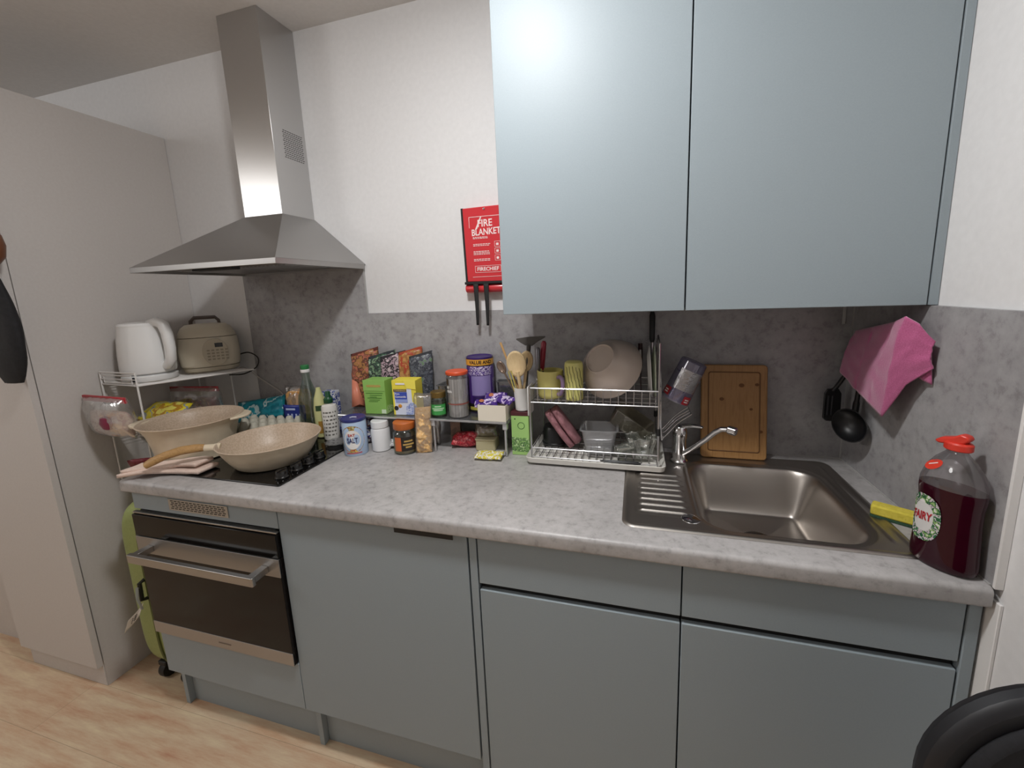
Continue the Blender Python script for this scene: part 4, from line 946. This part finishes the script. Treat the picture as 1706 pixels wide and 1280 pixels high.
# ================================================================== dish rack
DX0, DX1, DYF, DYB = 1.284, 1.668, -.222, -.030
ZD = ZT + .009
t = thing('dish_rack', 'two-tier chrome dish rack on a white drip tray', 'dish rack', (1.476, -.126, ZT + .0006))
mb = MB()
def trayf(x0, x1, y0, y1, z0, z1): pass
TX0, TX1, TY0, TY1 = 1.262, 1.694, -.240, -.016
ro = rrect(TX0, TX1, TY0, TY1, .018)
ri = rrect(TX0 + .012, TX1 - .012, TY0 + .012, TY1 - .012, .012)
n = len(ro)
rings = [[(x * .985 + 1.478 * .015, y * .97 - .128 * .03, ZD) for x, y in ro], [(x, y, ZD + .016) for x, y in ro], [(x * .996 + 1.478 * .004, y * .99 - .00128, ZD + .018) for x, y in ro], [(x, y, ZD + .006) for x, y in ri]]
vs = [p for r_ in rings for p in r_]
MB().add(vs, [(j * n + i, j * n + (i + 1) % n, (j + 1) * n + (i + 1) % n, (j + 1) * n + i) for j in range(3) for i in range(n)] + [tuple(range(n))[::-1], tuple(3 * n + i for i in range(n))]).build('drip_tray', M('#d9d6cf', .35), t, world=True, label='white drip tray')
TB = ZD + .0065
def basket(zr, zb, nm):
    mb = MB()
    for z in (zr, zb): mb.wire([(DX0, DYF, z), (DX1, DYF, z), (DX1, DYB, z), (DX0, DYB, z)], .0024 if z == zr else .002, True)
    k = 17
    for i in range(1, k):
        x = DX0 + (DX1 - DX0) * i / k
        mb.wire([(x, DYF, zr), (x, DYF, zb), (x, DYB, zb), (x, DYB, zr)], .0013)
    for y in (-.08, -.13, -.18): mb.wire([(DX0, y, zr), (DX0, y, zb - .001), (DX1, y, zb - .001), (DX1, y, zr)], .0016)
    mb.wire([(DX0, DYB, (zr + zb) / 2), (DX1, DYB, (zr + zb) / 2)], .0014)
    return mb.build(nm, WIRE, t, world=True)
basket(1.164, 1.118, 'upper_basket'); basket(.966, .936, 'lower_basket')
for x, y, zt in ((DX0 - .003, DYF, 1.172), (DX1 + .003, DYF, 1.305), (DX0 - .003, DYB, 1.172), (DX1 + .003, DYB, 1.285)):
    MB().wire([(x, y, TB), (x, y, zt)], .0030).build('post', WIRE, t, world=True)
MB().tube([(DX1 + .003, DYF, 1.305), (DX1 + .003, (DYF + DYB) / 2, 1.318), (DX1 + .003, DYB, 1.285)], .0026, 8).build('top_bar', WIRE, t, world=True)
for y in (DYF, DYB): MB().lathe([(.006, 0), (.006, .02)], 12, (DX1 + .003, y, 1.03)).build('clip', BLACK, t, world=True)
MB().prism([(DYF - .001, 1.072), (DYF + .062, 1.072), (DYF + .062, 1.168), (DYF - .001, 1.168)], DX0 - .012, DX0 - .007, 'x').build('side_plate', M('#cfcdc9', .35), t, .002, world=True, label='pale side plate')
# glass holder on the right side
mb = MB()
for y in (-.175, -.095):
    mb.wire(spl([(DX1 + .006, y, 1.235), (DX1 + .010, y, 1.18), (DX1 + .014, y, 1.015), (DX1 + .022, y, 1.010), (DX1 + .060, y, 1.055), (DX1 + .098, y, 1.085)]), .0019)
mb.wire([(DX1 + .098, -.175, 1.085), (DX1 + .098, -.095, 1.085)], .0019).wire([(DX1 + .018, -.175, 1.010), (DX1 + .018, -.095, 1.010)], .0019).wire([(DX1 + .006, -.175, 1.235), (DX1 + .006, -.095, 1.235)], .0019)
for f in (.3, .6): mb.wire(spl([(DX1 + .012, -.175 + .08 * f, 1.10), (DX1 + .016, -.175 + .08 * f, 1.016), (DX1 + .060, -.175 + .08 * f, 1.058), (DX1 + .098, -.175 + .08 * f, 1.085)]), .0014)
mb.build('glass_holder', WIRE, t, world=True)

UB = 1.1195
# mug and tumbler
YEL = M('#d0c678', .4, 0, 'yellow_glaze', coat=.3)
t = thing('mug', 'yellow fluted mug with lilac handle on the upper dish rack', 'mug', (1.334, -.150, UB + .0008), -.75)
n = 72; vs = []; fs = []
pr = [(.036, 0), (.040, .003), (.0425, .015), (.043, .085), (.0435, .088)]
for r_, z in pr:
    for i in range(n):
        k = 1 - (.018 if i % 2 and .01 < z < .087 else 0); a = 2 * pi * i / n; vs.append((r_ * k * cos(a), r_ * k * sin(a), z))
fs = [(j * n + i, j * n + (i + 1) % n, (j + 1) * n + (i + 1) % n, (j + 1) * n + i) for j in range(4) for i in range(n)] + [tuple(range(n))[::-1]]
MB().add(vs, fs).lathe([(.0435, .088), (.042, .090), (.0395, .089), (.038, .02), (.034, .008), (0, .007)], n, cap=False).build('body', YEL, t, smooth=60)
MB().tube(spl([(.040, 0, .070), (.056, 0, .074), (.066, 0, .060), (.064, 0, .035), (.054, 0, .018), (.040, 0, .016)]), .0062, 10).build('handle', M('#8f7698', .35), t, label='lilac handle')
t = thing('tumbler', 'yellow upside-down tumbler with black wavy lines on the upper dish rack', 'tumbler', (1.415, -.172, UB + .0008))
MB().lathe([(0, .001), (.0265, .0), (.0285, .002), (.0295, .110), (.0275, .120), (.022, .124), (0, .125)], 40).build('body', M('#d4ce7e', .4, coat=.2), t)
for k in range(5):
    for z0 in (.028, .078):
        pts = [oncyl(.0297, -.72 + k * .36 + .42 * (j / 14) , z0 + .030 * (1 - 2 * j / 14) + .004 * sin(j * 1.1 + k))(0, 0, 0) for j in range(15)]
        MB().tube(pts, .0007, 5).build('wave_line', M('#2b2918', .5), t)
# big bowl leaning
ax = Vector((-.42, -.72, .55)).normalized()
t = thing('mixing_bowl', 'large beige bowl leaning base outwards on the upper dish rack', 'bowl', (1.528, -.118, 1.212), tuple(Vector((0, 0, 1)).rotation_difference(ax).to_euler()))
BEI = M('#bfb0a5', .35, 0, 'beige_melamine', coat=.15)
MB().lathe([(.0455, .074), (.0475, .0765), (.0500, .075), (.0515, .068), (.064, .0605), (.084, .040), (.097, .012), (.101, -.004), (.1025, -.006)], 64, cap=False).lathe([(.1025, -.006), (.100, -.0075), (.098, -.006), (.094, .010), (.081, .036), (.060, .056), (.040, .0645), (0, .0655)], 64, cap=False).lathe([(.0455, .074), (.0440, .0705), (0, .0700)], 64, cap=False).build('body', BEI, t, smooth=50)
# plates on edge
PL = M('#d6d4cf', .25, 0, 'plate_white', coat=.3)
for i, (x, tl, lab, m_) in enumerate(((1.640, .06, 'white plate standing on edge at the right of the upper dish rack', PL), (1.653, .03, 'greenish white plate on edge, outermost on the upper dish rack', M('#c4cdb4', .25, coat=.3)))):
    t = thing('plate', lab, 'plate', (x, -.118, UB + .0012 + .0835), (0, pi / 2 - tl, 0))
    MB().lathe([(0, 0), (.050, .0), (.055, .002), (.081, .008), (.082, .0095), (.081, .0105), (.054, .0045), (0, .0035)], 56).build('plate', m_, t)
t, L = utensil('spatula', 'black-handled utensil rising behind the plates on the dish rack', 'utensil', (1.655, -.052, UB + .002), (1.656, -.020, 1.385))
MB().tube([(0, 0, 0), (0, 0, L * .6), (0, 0, L * .63)], [.004, .004, .006], 8).build('shaft', WIRE, t)
MB().tube([(0, 0, L * .62), (0, 0, L * .66), (0, 0, L * .95), (0, 0, L)], [.006, .009, .0095, .006], 10).build('handle', BLACK, t)
t, L = utensil('peeler', 'small dark red handled peeler standing beside the big bowl', 'utensil', (1.622, -.060, UB + .002), (1.618, -.060, 1.285))
MB().tube([(0, 0, 0), (0, 0, L * .5), (0, 0, L * .55), (0, 0, L)], [.002, .002, .007, .0075], 10).build('handle', M('#33161a', .4), t)
MB().box(-.003, .003, -.0085, -.0070, L * .68, L * .88).build('white_mark', WHITE, t)
# knives leaning at the left end
t, L = utensil('knife', 'red-handled knife leaning at the left end of the dish rack', 'knife', (1.289, -.118, UB + .003), (1.310, -.122, 1.302))
MB().box(-.008, .008, -.0008, .0008, 0, L * .5).build('blade', CHROME, t); MB().tube([(0, 0, L * .42), (0, 0, L * .5), (0, 0, L * .7), (0, 0, L * .96), (0, 0, L)], [.007, .009, .0095, .009, .005], 10).build('handle', M('#8f2034', .35), t)
MB().tube([(0, 0, L * .25), (0, 0, L * .44)], .0096, 10).build('guard', BLACK, t)
t, L = utensil('knife', 'grey steel handled knife beside the red one in the dish rack', 'knife', (1.291, -.146, UB + .003), (1.292, -.140, 1.283))
MB().box(-.007, .007, -.0008, .0008, 0, L * .4).build('blade', CHROME, t); MB().tube([(0, 0, L * .35), (0, 0, L * .5), (0, 0, L * .96), (0, 0, L)], [.006, .008, .0085, .005], 10).build('handle', M('#77757a', .3, .6), t)

# lower basket
LB = .9385
t = thing('pot', 'small black pot upside down at the left of the lower dish rack', 'pot', (1.334, -.092, LB + .0006)); t.scale = (.8, .8, .9)
MB().lathe([(.055, 0), (.057, .002), (.057, .008), (.053, .011), (.051, .062), (.046, .070), (0, .071)], 40).build('body', M('#17171a', .35), t)
t = thing('oven_mitt', 'dusty pink quilted mitt folded and leaning in the lower dish rack', 'mitt', (1.402, -.122, LB + .004), (0, -.60, .15))
PK = Mnoise('pink_quilt', [(.3, '#96666d'), (.7, '#a9787e')], 150, .9, bst=.3)
for k, (o_, sd_) in enumerate(((0, 1), (.024, 2))):
    mb = pillow(.026, .150, .095, 110 + k, nu=14, nv=26, crump=.003, pw=.35).xf(trl(o_, 0, 0)); mb.build('quilted_half', PK, t, smooth=180)
t = thing('food_container', 'clear takeaway tub standing in the lower dish rack', 'container', (1.492, -.145, LB + .001), .05)
tub(t, .085, .112, .075, .10, .085, lip=.005, m_=Mclear('takeaway_plastic', '#eeeeee', .16, .08, .22, '#cfd0d2'))
t = thing('food_container', 'clear plastic tray tipped diagonally above the takeaway tub in the dish rack', 'container', (1.572, -.085, 1.000), (.15, .62, 0))
tub(t, .120, .140, .075, .088, .060, lip=.005, m_=Mclear('tray_plastic', '#e4e1d8', .12, .08, .10, '#b5ac98'))
CR = Mclear('crinkled_plastic', '#ecefe9', .28, .06, .10, '#c9cdc4', 45)
t = thing('berry_punnet', 'crinkled clear punnet in the right corner of the lower dish rack', 'punnet', (1.624, -.165, LB + .001), (0, 0, .2))
def pun(u, v):
    a = 2 * pi * u; r_ = .030 + .014 * v; k = 1 + .14 * cos(9 * a) * (.4 + .6 * v); e = .7
    return (math.copysign(abs(cos(a)) ** e, cos(a)) * r_ * k, math.copysign(abs(sin(a)) ** e, sin(a)) * r_ * k * .9, .002 + .066 * v + .004 * noise.noise(Vector((cos(a) * 3, sin(a) * 3, v * 4))))
MB().grid(pun, 72, 12).build('wall', CR, t, smooth=60, solid=.0012)
MB().prism(rrect(-.026, .026, -.024, .024, .012), .001, .0035, 'z').build('base', CR, t)
t = thing('plastic_cup', 'small clear crumpled cup lying on its side at the bottom of the dish rack', 'cup', (1.575, -.180, LB + .025), (1.45, .2, 1.9))
MB().grid(lambda u, v: ((.017 + .008 * v) * cos(2 * pi * u) * (1 + .1 * sin(7 * 2 * pi * u) * v), (.017 + .008 * v) * sin(2 * pi * u) * (1 + .1 * sin(7 * 2 * pi * u) * v), -.03 + .06 * v), 56, 8).build('cup', CR, t, smooth=60, solid=.001)
for i, (y, lab, a, b, r_) in enumerate(((-.2345, 'front one of two black pens of plastic cutlery on the drip tray edge', 1.512, 1.622, .0042), (-.226, 'rear one of two black strips of plastic cutlery on the drip tray edge', 1.500, 1.616, .0035))):
    lab = ('black plastic knife handle lying at the very front of the drip tray', 'thin black plastic stick lying just behind the knife handle on the tray')[i]
    t = thing(('table_knife', 'stirring_stick')[i], lab, 'cutlery', ((a + b) / 2, y, ZD + .0205 + (.0 if i == 0 else .0)), (0, 0, -.02 * i))
    MB().tube([(a - (a + b) / 2, 0, 0), (a - (a + b) / 2 + .03, 0, .0005), (b - (a + b) / 2 - .01, 0, .001), (b - (a + b) / 2, 0, .001)], [r_ * .4, r_ * .8, r_, r_ * .8], 10, sq=.7).build('handle', M('#121214', .3), t)

# tinted glass in the side holder
axg = Vector((.056, .0, .125)).normalized()
t = thing('drinking_glass', 'lilac tinted glass with red stickers tipped in the side holder', 'glass', (1.722, -.135, 1.120), tuple(Vector((0, 0, 1)).rotation_difference(axg).to_euler()))
LIL = Mclear('lilac_plastic', '#d3cfe2', .12, .08, .34, '#8a83a0')
MB().lathe([(.042, 0), (.043, .002), (.0405, .06), (.0385, .128), (.036, .131), (0, .1315)], 44, cap=False).build('body', LIL, t)
MB().lathe([(.0405, .004), (.039, .06), (.037, .126), (0, .127)], 44, cap=False).build('inner_wall', LIL, t)
wrap(MB(), .0415, -.75, .95, .040, .104, nu=18).build('textured_panel', Mclear('cut_glass', '#e6e4ea', .45, .08, .12, '#c7c4ce', 120), t, smooth=180)
for a_, z_, rr in ((-1.05, .022, 1), (.62, .014, 1)):
    s_ = wrap(MB(), .0432, a_ - .30, a_ + .30, z_ - .012, z_ + .014, nu=8).build('sticker', M('#a3222c', .4), t, smooth=180, label='red sticker')
    for dz in (-.005, .002): wrap(MB(), .0436, a_ - .17, a_ + .15, z_ + dz, z_ + dz + .0035, nu=5).build('print', WHITE, s_, smooth=180)

# ================================================================== sink surroundings
t = thing('chopping_board', 'wooden chopping board with juice groove leaning behind the sink', 'chopping board', (1.906, -.078, ZT + .0035), (-.16, 0, 0))
MB().prism(rrect(-.096, .096, 0, .300, .012), 0, .016, 'y').build('board', BOARDW, t, .003)
g = M('#6d4a28', .6)
mb = MB(); 
for r_o in (0,):
    o_ = rrect(-.076, .076, .022, .278, .008); i_ = rrect(-.0725, .0725, .0255, .2745, .006); n = len(o_)
    mb.add([(x, -.0004, z) for x, z in o_] + [(x, -.0004, z) for x, z in i_], [(i, (i + 1) % n, n + (i + 1) % n, n + i) for i in range(n)])
mb.build('juice_groove', g, t, solid=.0006)
for x, z, r_ in ((.022, .235, .008), (.066, .238, .006), (-.035, .19, .007), (.078, .09, .006), (.05, .16, .005)):
    MB().lathe([(0, 0), (r_, 0), (0, .0006)], 18, sx=1, sy=.8, mt=align((x, -.0002, z), (0, -1, 0))).build('knot', M('#70481f', .6), t)
# pink cloth on the wall hook, black utensils below
XW = W - .0125
t = thing('wall_hook', 'clear adhesive hook holding the pink cloth on the right splashback', 'hook', (XW, -.20, 1.33))
MB().box(XW - .003, XW - .0005, -.215, -.185, 1.31, 1.36).tube(spl([(XW - .003, -.20, 1.325), (XW - .020, -.20, 1.318), (XW - .024, -.20, 1.335)]), .003, 8).build('hook', CLEAR, t, world=True)
PNK = Mnoise('pink_microfibre', [(.3, '#b0527f'), (.7, '#c26593')], 400, .95, bst=.5, bdist=.0015, sheen=.5)
t = thing('dish_cloth', 'pink microfibre cloth draped on the right splashback above the sponge', 'cloth', (XW - .03, -.22, 1.15))
def spline1(keys, s):
    for i in range(len(keys) - 1):
        if s <= keys[i + 1][0]:
            f = (s - keys[i][0]) / (keys[i + 1][0] - keys[i][0]); f = f * f * (3 - 2 * f); return [a + (b - a) * f for a, b in zip(keys[i][1:], keys[i + 1][1:])]
    return keys[-1][1:]
#          s    top: y, z, off       bottom: y, z, off
KEY = [(0, -.080, 1.322, .020, -.040, 1.195, .032),
       (.35, -.200, 1.345, .032, -.160, 1.170, .042),
       (.62, -.310, 1.366, .044, -.240, 1.152, .046),
       (.76, -.362, 1.382, .054, -.298, 1.136, .044),
       (.88, -.378, 1.366, .036, -.345, 1.225, .030),
       (1, -.388, 1.330, .010, -.390, 1.272, .009)]
def cloth(u, v):
    ty, tz, to, by_, bz, bo = spline1(KEY, u)
    f = v; y = ty + (by_ - ty) * f; z = tz + (bz - tz) * f; o_ = to + (bo - to) * f + .006 * sin(pi * f) + .003 * noise.noise(Vector((u * 9, f * 7, 2)))
    return (XW - .002 - o_, y, z)
sheet(cloth, 'cloth', PNK, t, 50, 30, .0035, world=True)
sheet(lambda u, v: (XW - .004 - .012 * (1 - v) - .010 * sin(pi * u), -.330 - .050 * u, 1.335 - .08 * v - .02 * u * v), 'fold_behind', PNK, t, 14, 14, .003, world=True)
BK = M('#111113', .38, 0, 'black_nylon')
t = thing('slotted_turner', 'black nylon turner hanging behind the ladle in the corner', 'utensil', (2.15, -.055, 1.03))
MB().tube(spl([(2.212, -.085, 1.290), (2.200, -.070, 1.21), (2.174, -.052, 1.140)]), [.006] * 12 + [.009], 10).build('handle', BK, t, world=True)
MB().prism([(2.150, 1.132), (2.157, 1.146), (2.186, 1.146), (2.194, 1.132), (2.196, 1.055), (2.188, 1.046), (2.160, 1.046), (2.150, 1.055)], -.056, -.050, 'y').build('blade', BK, t, .002, world=True)
MB().box(2.158, 2.162, -.0575, -.0568, 1.065, 1.125).box(2.168, 2.172, -.0575, -.0568, 1.065, 1.125).build('slots', M('#3c3c40', .5), t, world=True)
t = thing('ladle', 'black nylon ladle hanging below the pink cloth', 'ladle', (2.20, -.13, 1.0))
MB().tube(spl([(2.212, -.115, 1.310), (2.212, -.116, 1.22), (2.205, -.120, 1.14), (2.200, -.126, 1.095)]), [.006] * 14 + [.008] * 5, 10).build('handle', BK, t, world=True)
LM = align((2.186, -.142, 1.062), (-.78, -.52, .18))
MB().lathe([(0, -.026), (.018, -.023), (.034, -.012), (.042, .004), (.0435, .008), (.041, .008), (.033, -.009), (.017, -.019), (0, -.022)], 36, sx=1, sy=1.15, mt=LM, cap=False).build('bowl', BK, t, world=True)
t = thing('corner_strip', 'pale strip of corner sealant under the wall cabinet', 'strip', (2.2, -.014, 1.3))
MB().box(2.196, 2.204, -.0125, -.0092, 1.335, 1.4038).build('strip', M('#b9b8b6', .5), t, .0008, world=True)  # short visible stretch of the white corner joint sealant
# sponge
t = thing('sponge', 'yellow scouring sponge lying on the worktop between sink and wall', 'sponge', (2.184, -.380, ZT + .0008), -.55)
mb = MB(); mb.box(-.042, .042, -.016, .016, .006, .030); mb.build('foam', Mnoise('yellow_foam', [(.3, '#c9b93e'), (.6, '#dccb50'), (.75, '#b9a636')], 90, .9, bst=.5, bdist=.002), t, .004)
MB().box(-.042, .042, -.016, .016, .0, .0062).build('scourer', Mnoise('green_scourer', [(.3, '#24412f'), (.7, '#35553e')], 160, .95, bst=.5), t, .001, label='dark green scouring pad')

# washing-up liquid
t = thing('soap_bottle', 'large bottle of dark red washing-up liquid with red cap by the wall', 'bottle', (2.182, -.540, ZT + .0008), -.95); t.scale = (.88, .88, .94)
SX, SY = 1.0, .62
def sh(pr): return [(r_, z) for r_, z in pr]
outp = [(0, .001), (.050, .001), (.056, .006), (.0575, .02), (.0555, .06), (.053, .11), (.0535, .14), (.056, .162), (.055, .182), (.047, .208), (.034, .228), (.0205, .242), (.0175, .246), (.0175, .252)]
MB().lathe([(.0555, .1722), (.055, .182), (.047, .208), (.034, .228), (.0205, .242), (.0175, .246), (.0175, .252)], 48, sx=SX, sy=SY, cap=False).build('bottle', Mclear('bottle_plastic', '#efecee', .07, .05, .04), t, smooth=60)
lm, nt, b = newmat('magenta_liquid'); b.inputs['Base Color'].default_value = lin('#380719'); b.inputs['Roughness'].default_value = .10; b.inputs['Transmission Weight'].default_value = .25; b.inputs['Specular IOR Level'].default_value = .35
MB().lathe(outp[:8] + [(.0555, .1720), (0, .1721)], 48, sx=SX, sy=SY).build('liquid', lm, t, smooth=50, label='dark red liquid in the clear lower part')
CAPR = M('#d43a2c', .35, 0, 'red_cap')
c_ = MB().lathe([(0, .250), (.0195, .250), (.021, .252), (.021, .263), (.018, .266), (0, .2665)], 32, sx=1.1, sy=.95).build('cap', CAPR, t, .0005)
MB().prism([(-.036, .262), (-.030, .257), (-.010, .260), (.012, .266), (.020, .275), (.016, .282), (.004, .284), (-.006, .276), (-.026, .270)], -.011, .011, 'y').build('flip_top', CAPR, c_, .003)
def onell(ang0, z, k=1.0):   # lettering on the oval side of the bottle
    def fn(a, b, c):
        R_ = .0538 + .0012; ang = ang0 + a / R_
        return Vector((SX * R_ * sin(ang), -SY * R_ * cos(ang) - c, z + b))
    return fn
def ellpatch(a0, a1, z0, z1, R_=.0543, oval=True):
    vs = []; am, zm = (a0 + a1) / 2, (z0 + z1) / 2; rows = 10; mb = MB(); nn = 28
    vs = [(SX * R_ * sin(am), -SY * R_ * cos(am), zm)]
    fs = []
    for k in range(1, 7):
        for i in range(nn):
            t_ = 2 * pi * i / nn; e = .8
            ca, sa = math.copysign(abs(cos(t_)) ** e, cos(t_)), math.copysign(abs(sin(t_)) ** e, sin(t_))
            a = am + (a1 - a0) / 2 * ca * k / 6; z = zm + (z1 - z0) / 2 * sa * k / 6
            rr = R_ + (.0022 * max(0, abs(z - .10) - .03) / .03)
            vs.append((SX * rr * sin(a), -SY * rr * cos(a), z))
    for i in range(nn): fs.append((0, 1 + i, 1 + (i + 1) % nn))
    for k in range(5):
        for i in range(nn): fs.append((1 + k * nn + i, 1 + k * nn + (i + 1) % nn, 1 + (k + 1) * nn + (i + 1) % nn, 1 + (k + 1) * nn + i))
    return mb.add(vs, fs)
A0 = -.55
ellpatch(A0 - .62, A0 + .62, .050, .150, .0570).build('label', Mblotch('floral_label', ['#1f5a34', '#2a6e40', '#d8c7cf', '#1f5a34', '#8fb36a', '#e6e0e0'], 42, .4), t, smooth=180)
ellpatch(A0 - .40, A0 + .40, .070, .132, .0578).build('label_centre', M('#d9d7d4', .4), t, smooth=180)
text('FAIRY', .024, M('#b32a33', .4), t, lambda a, b, c: Vector((SX * .0590 * sin(A0 + a / .062), -SY * .0590 * cos(A0 + a / .062) - c, .102 + b + a * .1)), width=.046, bold=.0008)
s_ = MB().lathe([(0, 0), (.016, 0), (.016, .0006), (0, .0008)], 24, sx=1.15, sy=.72, mt=align((-.026, -.0215, .214), (-.45, -.72, .52))).build('round_sticker', M('#d8402f', .4), t, label='red round sticker')
MB().box(-.010, .009, .001, .003, .0009, .0012, align((-.026, -.0215, .214), (-.45, -.72, .52))).build('sticker_print', WHITE, s_)

# ================================================================== chair at the lower right corner
t = thing('chair', 'black office chair, its rounded back edge in the lower right corner', 'chair', (2.088, -.950, 0), .10)
BLK = M('#17171b', .5, 0, 'black_chair')
FAB = Mnoise('chair_fabric', [(.3, '#131316'), (.7, '#1b1b1f')], 200, .85, bst=.2)
MB().prism(rrect(-.142, .142, .55, 1.005, .135, 10), .020, .050, 'y').build('back_frame', BLK, t, .010)
MB().prism(rrect(-.118, .118, .57, .980, .112, 10), .008, .026, 'y').build('back_pad', FAB, t, .008)
MB().prism(rrect(-.142, .142, -.36, .015, .07, 8), .44, .50, 'z').build('seat', FAB, t, .018)
MB().tube(spl([(0, -.02, .44), (0, .060, .46), (0, .068, .56), (0, .045, .66)]), .018, 10).build('back_stem', BLK, t)
MB().lathe([(.03, .10), (.03, .30), (.022, .30), (.022, .44)], 20, (0, -.16, 0)).build('gas_lift', BLACK, t)
for k in range(5):
    a = 2 * pi * k / 5 + .3; e = (.115 * cos(a), -.16 + .115 * sin(a))
    lg = MB().tube([(0, -.16, .11), (e[0] * .5, (-.16 + e[1]) / 2 - .0, .10), (e[0], e[1], .075)], [.024, .02, .014], 10).build('leg', BLK, t)
    MB().lathe([(.018, -.016), (.026, -.012), (.026, .012), (.018, .016)], 18, mt=trl(e[0], e[1], .0265) @ rot('Z', a) @ rot('X', pi / 2)).lathe([(.006, .03), (.006, .072)], 10, (e[0], e[1], 0)).build('caster', BLACK, lg)
